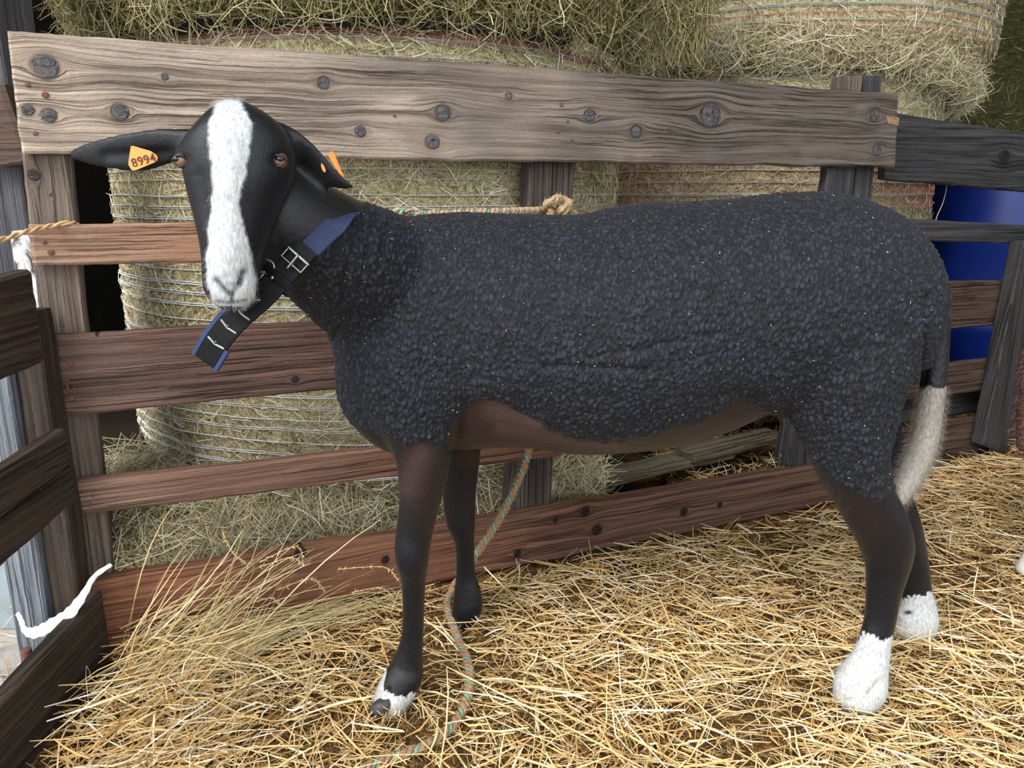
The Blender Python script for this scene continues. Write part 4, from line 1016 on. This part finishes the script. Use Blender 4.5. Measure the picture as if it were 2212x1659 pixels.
for (u, v, dx) in ((394, 347, -.004), (604, 347, .002)):
    y = surf_y(u, v); c = P(u, v, y+.0085)
    c = P(u, v, y+.0078); e = put('eye', mesh_np('eye', *ball(c, .0098), mat=m_iris, smooth=True), sheep)
    pv = ball((c.x+dx, c.y-.0080, c.z+.0016), .0038, 1.5, .62, .9, 14, 8)
    po = put('pupil', mesh_np('pupil', *pv, mat=m_pup, smooth=True), e)
    for nm, dz, rr, arch in (('eyelid', .0058, .0020, .0045), ('eyelid', -.0070, .0012, -.004)):
        pts = catmull([(c.x-.0100, c.y-.0035, c.z), (c.x-.005, c.y-.0078, c.z+dz*.8), (c.x, c.y-.0090, c.z+dz), (c.x+.005, c.y-.0078, c.z+dz*.8), (c.x+.0100, c.y-.0035, c.z)], 4)
        put(nm, mesh_np(nm, *tube(pts, rr, rr, (0, 0, 1), 10), mat=m_lid, smooth=True), e)
# claws
def claw(u, v, Y_, w, d, h, yaw_=0.0, lenf=1.0):
    p = P(u, v, Y_)
    prof_ = [(0, 1.0, 1.0), (.35, 1.02, 1.05), (.75, .86, .9), (1.0, .60, .62)]
    n_ = 16; Vv = []
    for f, a_, b_ in prof_:
        for k_ in range(n_):
            th = 2*PI*k_/n_; x = math.cos(th)*w*a_; y = math.sin(th)*d*b_
            x -= .010*(1-f)*lenf
            xr = x*math.cos(yaw_)-y*math.sin(yaw_); yr = x*math.sin(yaw_)+y*math.cos(yaw_)
            Vv.append((p.x+xr, p.y+yr, p.z+f*h))
    Qq = [(i*n_+k_, i*n_+(k_+1) % n_, (i+1)*n_+(k_+1) % n_, (i+1)*n_+k_) for i in range(3) for k_ in range(n_)]
    kk = len(Vv); Vv += [(p.x, p.y, p.z), (p.x, p.y, p.z+h)]
    Tt = [(kk, (q_+1) % n_, q_) for q_ in range(n_)]+[(kk+1, 3*n_+q_, 3*n_+(q_+1) % n_) for q_ in range(n_)]
    return put('claw', mesh_np('claw', Vv, Qq, Tt, mat=M['bone'], smooth=True), sheep)
claw(829, 1540, 1.106, .017, .012, .024); claw(858, 1536, 1.148, .014, .011, .020)
claw(1003, 1348, 1.385, .014, .012, .022); claw(1018, 1346, 1.41, .014, .012, .022)
claw(1842, 1533, 1.118, .016, .012, .016); claw(1868, 1532, 1.145, .017, .012, .018)
claw(1962, 1386, 1.325, .014, .012, .016); claw(1980, 1386, 1.345, .017, .012, .022)
o = claw(2012, 1358, 1.37, .008, .007, .016); o.name = 'dew_claw'
o = claw(1908, 1482, 1.165, .008, .007, .014); o.name = 'dew_claw'
# nose pad is part of the body; ear tags ------------------------------------------------
m_tag = simple('orange_tag', (238, 138, 62), .45, var=.08, scale=20); m_ink = simple('tag_print', (70, 44, 26), .7, var=.1)
def tagplate(pix, Y_, th=.0014, name='ear_tag'):
    P3 = [P(u, v, Y_ + dy) for u, v, dy in pix]; c_ = sum(P3, Vector())/len(P3)
    n_ = (P3[1]-P3[0]).cross(P3[2]-P3[0]).normalized()
    if n_.y > 0: n_ = -n_
    m_ = len(P3); Vv = [tuple(p+n_*th/2) for p in P3]+[tuple(p-n_*th/2) for p in P3]+[tuple(c_+n_*th/2), tuple(c_-n_*th/2)]
    Qq = [(i, (i+1) % m_, (i+1) % m_+m_, i+m_) for i in range(m_)]
    Tt = [(2*m_, i, (i+1) % m_) for i in range(m_)]+[(2*m_+1, (i+1) % m_+m_, i+m_) for i in range(m_)]
    return put(name, mesh_np(name, Vv, Qq, Tt, mat=m_tag), sheep), c_, n_, P3
ey = min(surf_y(310, 340), surf_y(290, 345), surf_y(335, 330))
TY = ey-.006
tg, tc, tn_, _ = tagplate([(283, 316, 0), (287, 315, 0), (325, 326, .001), (337, 334, .001), (341, 340, .001), (340, 346, .001), (336, 350, .001), (295, 367, 0), (288, 368, 0), (284, 366, 0), (278, 356, 0), (278, 350, 0)], TY)
tg['label'] = 'orange ear tag printed 8994'
def text_on(txt, u, v, size_px, ang, Y_, nrm, parent, mat, name, bold=0.0):
    cu = bpy.data.curves.new(name, 'FONT'); cu.body = txt; cu.align_x = 'CENTER'; cu.align_y = 'CENTER'
    p = P(u, v, Y_); cu.size = size_px*mpp(p)*1.35; cu.extrude = .0002; cu.offset = bold; cu.space_character = 1.08
    o = bpy.data.objects.new(name, cu); COL.objects.link(o)
    zax = nrm.normalized(); xax = Vector((math.cos(ang), 0, math.sin(ang))); xax = (xax - zax*xax.dot(zax)).normalized(); yax = zax.cross(xax)
    from mathutils import Matrix
    Mx = Matrix((xax, yax, zax)).transposed().to_4x4(); Mx.translation = p+zax*.0010
    dg_ = bpy.context.evaluated_depsgraph_get(); me = bpy.data.meshes.new_from_object(o.evaluated_get(dg_)); me.transform(Mx); me.materials.clear(); me.materials.append(mat)
    bpy.data.objects.remove(o); q_ = link(name, me, parent); return q_
text_on('8994', 311, 347, 19, math.radians(14), TY, tn_, tg, m_ink, 'printed_number', .0001)
# stud of the tag
pc = P(289, 325, TY-.001)
# far ear: folded tag seen edge on, behind the ear rim
tg2, _, _, _ = tagplate([(708, 334, 0), (716, 326, 0), (722, 330, .001), (728, 345, .003), (738, 370, .008), (744, 382, .010), (734, 376, .008), (722, 358, .004), (712, 340, .001)], 1.04, .003)
tg2['label'] = 'orange ear tag seen edge on behind the drooping ear'
tg3, _, _, _ = tagplate([(694, 352, 0), (700, 358, 0), (704, 368, 0), (702, 373, 0), (697, 368, 0), (694, 360, 0)], surf_y(698, 362)-.003, .002, 'tag_stud')
tg3['label'] = 'orange stud of the tag on the inner side of the ear'

settle(sheep, (.2, 1.26, 0))
body_off = body.location.copy()

# ------------------------------------------------------------------ collar
col_ = empty('collar', 'blue webbing and black leather collar round the sheep neck', 'collar')
m_web = None
t = NT('blue_webbing'); g = t.geo(); wv = t.new('ShaderNodeTexWave', wave_type='BANDS'); wv.bands_direction = 'DIAGONAL'; t.set(wv.inputs['Vector'], g); wv.inputs['Scale'].default_value = 130; wv.inputs['Distortion'].default_value = .3
m_web = t.fin(t.mix(wv.outputs[0], lin4((20, 28, 52)), lin4((38, 53, 92))), .75, t.bump(wv.outputs[0], .6, .001))
m_edge = simple('blue_collar_edge', (32, 52, 92), .8, var=.3, scale=500)
m_worn = simple('worn_leather', (150, 150, 148), .8, var=.4, scale=400)
def surf_pt(u, v, off):
    d = np.hypot(U-u, VV-v)+np.where((facing > 0.05) & (V[:, 1] < 1.3), 0, 999); k_ = np.argsort(d)[:10]
    yy = np.median(V[k_, 1]); return P(u, v, yy-off)
def strap(name, ctr, hw, th, mat, parent, B, label=None):
    C_ = catmull(ctr, 6)
    if np.ndim(B) == 2: B = catmull(B, 6)
    V_, Q_, T_ = tube(C_, hw, th, B, 12, 5.0, .1)
    o = put(name, mesh_np(name, V_, Q_, T_, mat=mat), parent)
    if label: o['label'] = label
    return o
Bc = (-.15, -1, .1)
s1 = [surf_pt(u, v, .004) for u, v in ((726, 478), (706, 494), (684, 514), (664, 534))]
s0 = P(742, 463, s1[0].y+.030)
web = [tuple(P(752, 458, s1[0].y+.080)), tuple(s0)]+[tuple(p) for p in s1]
webB = [(.1, -.2, 1), (0, -.7, .75), (-.1, -1, .35), Bc, Bc, Bc]
# the strap round the far side of the neck
ring_c = P(668, 520, 1.10)
far = [tuple(P(750, 446, s1[0].y+.075)), tuple(P(735, 470, 1.20)), tuple(P(690, 560, 1.21)), tuple(P(640, 620, 1.17)), tuple(P(612, 615, 1.10)), tuple(P(600, 600, s1[-1].y+.03))]
hwm = .0185
strap('webbing', web, hwm, .0016, m_web, col_, webB, 'blue ribbed webbing')
strap('webbing', far, hwm, .0016, m_web, col_, (-.1, .9, .2), None)
yb = s1[-1].y
l1 = [tuple(P(664, 533, yb-.003)), tuple(P(640, 560, yb-.008)), tuple(P(615, 588, yb-.012)), tuple(P(590, 615, yb-.018)), tuple(P(560, 645, yb-.024)), tuple(P(525, 675, yb-.030)), tuple(P(495, 705, yb-.034)), tuple(P(468, 740, yb-.036)), tuple(P(443, 782, yb-.036))]
strap('leather_strap', l1, .0175, .0022, M['rubber'], col_, Bc, 'black leather strap end hanging past the chin')
# blue stitched edges of the hanging end
for sgn, rg_ in ((1, (5, 9)), (-1, (7, 9))):
    pts = [];
    for i in range(*rg_):
        p = Vector(l1[i]); q_ = Vector(l1[min(i+1, 8)])-Vector(l1[max(i-1, 0)]); q_.normalize(); sd = q_.cross(Vector(Bc)).normalized(); pts.append(tuple(p+sd*sgn*.0180))
    strap('stitched_edge', pts, .0030, .0030, m_edge, col_, Bc, 'blue frayed edge')
# worn cracks with holes
for i in (4, 5, 6, 7):
    p = Vector(l1[i]) if i != 4 else Vector(l1[4]); q_ = Vector(l1[min(i+1, 8)])-Vector(l1[i-1]); q_.normalize(); sd = q_.cross(Vector(Bc)).normalized()
    nB = Vector(Bc).normalized()
    V_, Q_, T_ = tube([tuple(p+nB*.0020-sd*(.013 if i > 4 else .003)), tuple(p+nB*.0026+q_*.002), tuple(p+nB*.0020+sd*(.013 if i > 4 else .003))], .0013, .0006, Bc, 6)
    put('worn_crack', mesh_np('worn_crack', V_, Q_, T_, mat=m_worn), col_)['label'] = 'pale worn crack'
    V_, Q_, T_ = ball(p+nB*.0022, .0026, 1, .5, 1, 10, 6); put('punch_hole', mesh_np('punch_hole', V_, Q_, T_, mat=m_pup), col_)
# keeper loops and buckle
def frame(cs, r, mat, name):
    parts_ = []
    for a_, b_ in cs: parts_.append(tube([tuple(a_), tuple((Vector(a_)+Vector(b_))/2), tuple(b_)], r, r, Bc, 8, capf=1))
    V_, Q_, T_ = merge(parts_); return put(name, mesh_np(name, V_, Q_, T_, mat=mat, smooth=True), col_)
nB = Vector(Bc).normalized(); bc = P(640, 558, yb-.016)
q_ = (Vector(l1[2])-Vector(l1[0])).normalized(); sd = q_.cross(nB).normalized()
A1, A2 = bc+sd*.0165-q_*.004, bc-sd*.0165-q_*.004; B1_, B2_ = A1+q_*.014, A2+q_*.014
frame([(A1, A2)], .0024, M['metal'], 'buckle')['label'] = 'steel roller buckle bar'
frame([(A1, B1_), (A2, B2_), (B1_, B2_)], .0011, M['metal'], 'buckle_frame')
frame([(bc+nB*.003-q_*.004, bc+q_*.016+nB*.001)], .0017, M['metal'], 'prong')
kc = P(600, 598, yb-.018)
strap('keeper_loop', [tuple(kc+sd*.022), tuple(kc+nB*.003), tuple(kc-sd*.022)], .006, .0016, M['rubber'], col_, Bc)
rc = P(577, 577, yb-.012); pts = [tuple(rc+sd*.009*math.cos(a_)+q_*.009*math.sin(a_)) for a_ in np.linspace(0, 2*PI, 21)]
V_, Q_, T_ = tube(pts, .0016, .0016, Bc, 8); put('ring', mesh_np('ring', V_, Q_, T_, mat=M['metal'], smooth=True), col_)
V_, Q_, T_ = ball(P(588, 600, yb-.024), .0025, 1, .6, 1, 12, 8); put('rivet', mesh_np('rivet', V_, Q_, T_, mat=M['metal'], smooth=True), col_)
pts = [tuple(P(u, v, 1.20)) for u, v in ((762, 470), (775, 460), (790, 458), (800, 468), (798, 478))]
V_, Q_, T_ = tube(catmull(pts, 4), .0022, .0022, YB, 8); put('ring', mesh_np('ring', V_, Q_, T_, mat=M['rust'], smooth=True), col_)
settle(col_, bc)

# ------------------------------------------------------------------ rope
m_ra = simple('orange_hemp', (180, 148, 114), .9, var=.3, scale=300, bump=.6); m_rb = simple('green_twine', (112, 158, 140), .8, var=.25, scale=300, bump=.5); m_rc = simple('dirty_hemp', (150, 118, 88), .95, var=.35, scale=260, bump=.6)
def rope(name, pts, R_, mats, parent, n=14, pitch=.030, fuzz=0, fmat=None):
    C_ = catmull([tuple(p) for p in pts], n); d = np.concatenate([[0], np.cumsum(np.linalg.norm(np.diff(C_, axis=0), axis=1))])
    tot = d[-1]; m_ = max(8, int(tot/.0035)); s_ = np.linspace(0, tot, m_); C2 = np.stack([np.interp(s_, d, C_[:, k_]) for k_ in range(3)], -1)
    T_ = np.gradient(C2, axis=0); T_ /= np.linalg.norm(T_, axis=1)[:, None]; B_ = np.cross(T_, (0.2, .5, .8)); B_ /= np.linalg.norm(B_, axis=1)[:, None]; A_ = np.cross(T_, B_)
    for k_, mt in enumerate(mats):
        ph = 2*PI*s_/pitch+2*PI*k_/len(mats); pp = C2+(A_*np.cos(ph)[:, None]+B_*np.sin(ph)[:, None])*R_*.52
        rs_ = R_*(.36 if mt.name.startswith('green') else .58); V_, Q_, T2 = tube(pp, rs_, rs_, (.2, .5, .8), 7)
        put('strand', mesh_np('strand', V_, Q_, T2, mat=mt, smooth=True), parent)
    if fuzz:
        k_ = rng.integers(0, m_, fuzz); D_ = rng.normal(size=(fuzz, 3)); D_ /= np.linalg.norm(D_, axis=1)[:, None]
        Ls = rng.uniform(.004, .012, fuzz); me = strand_mesh('fuzz', C2[k_]+D_*(R_*.7+Ls*.4)[:, None], D_, Ls, np.full(fuzz, .0005), rng.normal(0, .0015, (fuzz, 3)), M['straw'], 2, tone=rng.uniform(.2, .6, fuzz)); put('fuzz', me, parent)['kind'] = 'stuff'
rp = empty('rope', 'tan and green twisted rope tied to the hurdle post and hanging to the straw', 'rope')
MS = [m_ra, m_ra, m_rb]
postp = lambda u, v, h: on_plane(u, v, F0-FN*h, FN)
rope('r', [P(800, 472, 1.22), P(845, 466, 1.30), P(900, 466, 1.36), P(1000, 462, 1.44), P(1100, 458, 1.52), postp(1180, 455, -.02), postp(1235, 452, -.02)], .0085, MS, rp, fuzz=600)
kt = [P(850+9*math.cos(a_)+a_*2.6, 462+9*math.sin(a_), 1.30+.008*math.sin(a_*.5)) for a_ in np.linspace(0, 6*PI, 26)]
rope('r', kt, .0045, [m_ra, m_rb], rp, n=3, pitch=.02)
kn = [postp(1205+20*math.cos(a_)+4*math.cos(3*a_), 448+12*math.sin(a_)-a_*.6, .02+.02*math.sin(2*a_)) for a_ in np.linspace(0, 4.4*PI, 26)]
rope('r', kn, .009, [m_ra, m_ra, m_rb], rp, n=4, fuzz=700)
rope('r', [postp(1190, 455, .03), P(1165, 620, 1.56), P(1150, 800, 1.53), P(1143, 965, 1.50), P(1110, 1060, 1.50), P(1068, 1140, 1.48), P(1030, 1195, 1.46), P(985, 1262, 1.42), G(967, 1310, .022), G(985, 1370, .02), G(1010, 1430, .02), G(1013, 1490, .018), G(990, 1550, .012), G(960, 1585, .008), G(900, 1620, .008), G(820, 1645, .012), G(740, 1690, .01)], .0088, [m_rc, m_rc, m_rb], rp, n=14, pitch=.034, fuzz=900)
settle(rp, tuple(postp(1205, 448, 0)))
# twine at the left
tw_ = empty('twine', 'tan twine stretched from the left edge to the end of the tan board', 'string')
rope('t', [postp(-140, 548, .16), postp(-40, 530, .12), postp(60, 500, .05), postp(110, 488, .01), postp(150, 481, -.005), postp(166, 484, -.04)], .0042, [simple('tan_twine', (214, 172, 122), .85, var=.2, scale=200, bump=.3)]*2, tw_, pitch=.05)
settle(tw_, tuple(postp(100, 490, 0)))
# white strap over the lowest dark board
m_ws = simple('white_plastic_band', (212, 216, 220), .6, var=.08, scale=40)
ws = catmull([tuple(q) for q in (P(240, 1220, 1.30), P(205, 1245, 1.27), P(180, 1285, 1.22), P(150, 1325, 1.19), P(112, 1350, 1.18), P(78, 1366, 1.18), P(55, 1362, 1.19), P(46, 1340, 1.20), P(38, 1325, 1.21))], 6)
wv_ = np.interp(np.linspace(0, 1, len(ws)), [0, .2, .35, .5, .65, .78, 1], [.004, .007, .0105, .0115, .010, .005, .004])*(1+.12*np.sin(np.arange(len(ws))*1.9))
V_, Q_, T_ = tube(ws, wv_, .0022, (0, -.8, .5), 12, 2.5)
o = put('plastic_band', mesh_np('plastic_band', V_, Q_, T_, mat=m_ws, smooth=True)); tag(o, 'white plastic band curled over the lowest dark board at the left', 'strap')
# thin string hanging behind the right hurdle
V_, Q_, T_ = tube(catmull([tuple(on_plane(u, v, R0+FN*.05, FN)) for u, v in ((2046, 380), (2044, 410), (2036, 440), (2026, 462), (2020, 480))], 4), .0016, .0016, YB, 6)
o = put('string', mesh_np('string', V_, Q_, T_, mat=simple('pale_string', (170, 158, 130), .9), smooth=True)); tag(o, 'thin pale string hanging between the top boards of the right hurdle', 'string')

# ------------------------------------------------------------------ second sheep at the right edge (same build, fuzzy brown)
s2 = empty('sheep', 'second sheep mostly out of view at the right edge, brown fleece', 'sheep')
t = NT('brown_fleece'); g = t.obj(); n1 = t.noise(t.vmul(g, (40, 40, 260)), 1, 4, .7, .5)
mk = t.attr('mark', 'Vector'); sx = t.new('ShaderNodeSeparateXYZ'); t.l.new(mk, sx.inputs[0])
c = t.ramp(n1, [(.35, lin4((36, 22, 20))), (.55, lin4((84, 54, 46))), (.7, lin4((120, 84, 72)))])
c = t.mix(sx.outputs[1], c, lin4((214, 212, 208)))
m_b2 = t.fin(c, .85, t.bump(n1, .8, .005))
def wtube(rows, ns=18, B=YB):
    c_ = catmull(rows, 4); return tube(c_[:, :3], c_[:, 3], c_[:, 4], B, ns)
EX = 1.0
pt2 = [wtube([(EX+.06, 1.50, .50, .06, .05), (EX+.12, 1.50, .50, .14, .11), (EX+.24, 1.51, .49, .17, .15), (EX+.45, 1.53, .47, .185, .17), (EX+.65, 1.55, .47, .18, .16), (EX+.80, 1.57, .50, .15, .12)], 28),
       wtube([(EX+.78, 1.57, .54, .11, .09), (EX+.92, 1.58, .66, .085, .07), (EX+1.0, 1.58, .74, .065, .055)]),
       wtube([(EX+.98, 1.58, .78, .055, .05), (EX+1.08, 1.58, .74, .05, .045), (EX+1.18, 1.58, .68, .032, .032), (EX+1.22, 1.58, .66, .02, .02)])]
for (lx, ly, k_) in ((EX+.135, 1.43, 1), (EX+.17, 1.58, 1), (EX+.70, 1.47, 0), (EX+.72, 1.63, 0)):
    pt2.append(wtube([(lx+.05, ly, .46, .09, .07), (lx+.02, ly, .33, .055, .04), (lx+(.03 if k_ else 0), ly, .22, .030, .024), (lx+.01, ly, .13, .020, .018), (lx, ly, .06, .022, .020), (lx-.012, ly, .02, .026, .022)]))
for sg in (-1, 1): pt2.append(wtube([(EX+.99, 1.58+sg*.04, .79, .02, .012), (EX+.98, 1.58+sg*.09, .77, .026, .01), (EX+.97, 1.58+sg*.13, .74, .01, .006)]))
pt2.append(wtube([(EX+.10, 1.5, .60, .022, .022), (EX+.055, 1.5, .55, .022, .022), (EX+.045, 1.5, .44, .02, .02), (EX+.05, 1.5, .34, .014, .014)]))
V2, Q2, T2 = merge(pt2); raw = mesh_np('raw', V2, Q2, T2); ro = link('raw', raw); md = ro.modifiers.new('r', 'REMESH'); md.mode = 'VOXEL'; md.voxel_size = .006
sm = ro.modifiers.new('s', 'SMOOTH'); sm.factor = .6; sm.iterations = 8
dg = bpy.context.evaluated_depsgraph_get(); me2 = bpy.data.meshes.new_from_object(ro.evaluated_get(dg)); bpy.data.objects.remove(ro)
me2.name = 'brown_sheep_body'; me2.materials.clear(); me2.materials.append(m_b2); me2.polygons.foreach_set('use_smooth', np.ones(len(me2.polygons), bool))
n2 = len(me2.vertices); W2 = np.zeros(n2*3, np.float32); me2.vertices.foreach_get('co', W2); W2 = W2.reshape(-1, 3)
wh2 = (W2[:, 2] < .125+.01*np.sin(W2[:, 0]*300)).astype(np.float32)
at2 = me2.attributes.new('mark', 'FLOAT_VECTOR', 'POINT'); at2.data.foreach_set('vector', np.stack([wh2*0, wh2, wh2*0], -1).astype(np.float32).ravel())
put('body', me2, s2)
N2 = np.zeros(n2*3, np.float32); me2.vertices.foreach_get('normal', N2); N2 = N2.reshape(-1, 3)
k_ = rng.choice(np.nonzero((W2[:, 0] < EX+.5) & (W2[:, 2] > .22))[0], 9000); D_ = N2[k_]*.45+np.array([0, 0, -.7])+rng.normal(0, .3, (9000, 3)); D_ /= np.linalg.norm(D_, axis=1)[:, None]
put('fleece', strand_mesh('fleece', W2[k_]+D_*.008, D_, rng.uniform(.012, .028, 9000), np.full(9000, .0012), rng.normal(0, .003, (9000, 3)), hairmat('brown_fleece_hair', (48, 30, 26), (140, 102, 88), .8), 2, taper=.8), s2)['kind'] = 'stuff'
for (ex_, ey_) in ((EX+1.09, 1.535), (EX+1.09, 1.625)):
    put('eye', mesh_np('eye', *ball((ex_, ey_, .765), .011), mat=m_pup, smooth=True), s2)
settle(s2, (EX+.4, 1.52, 0))
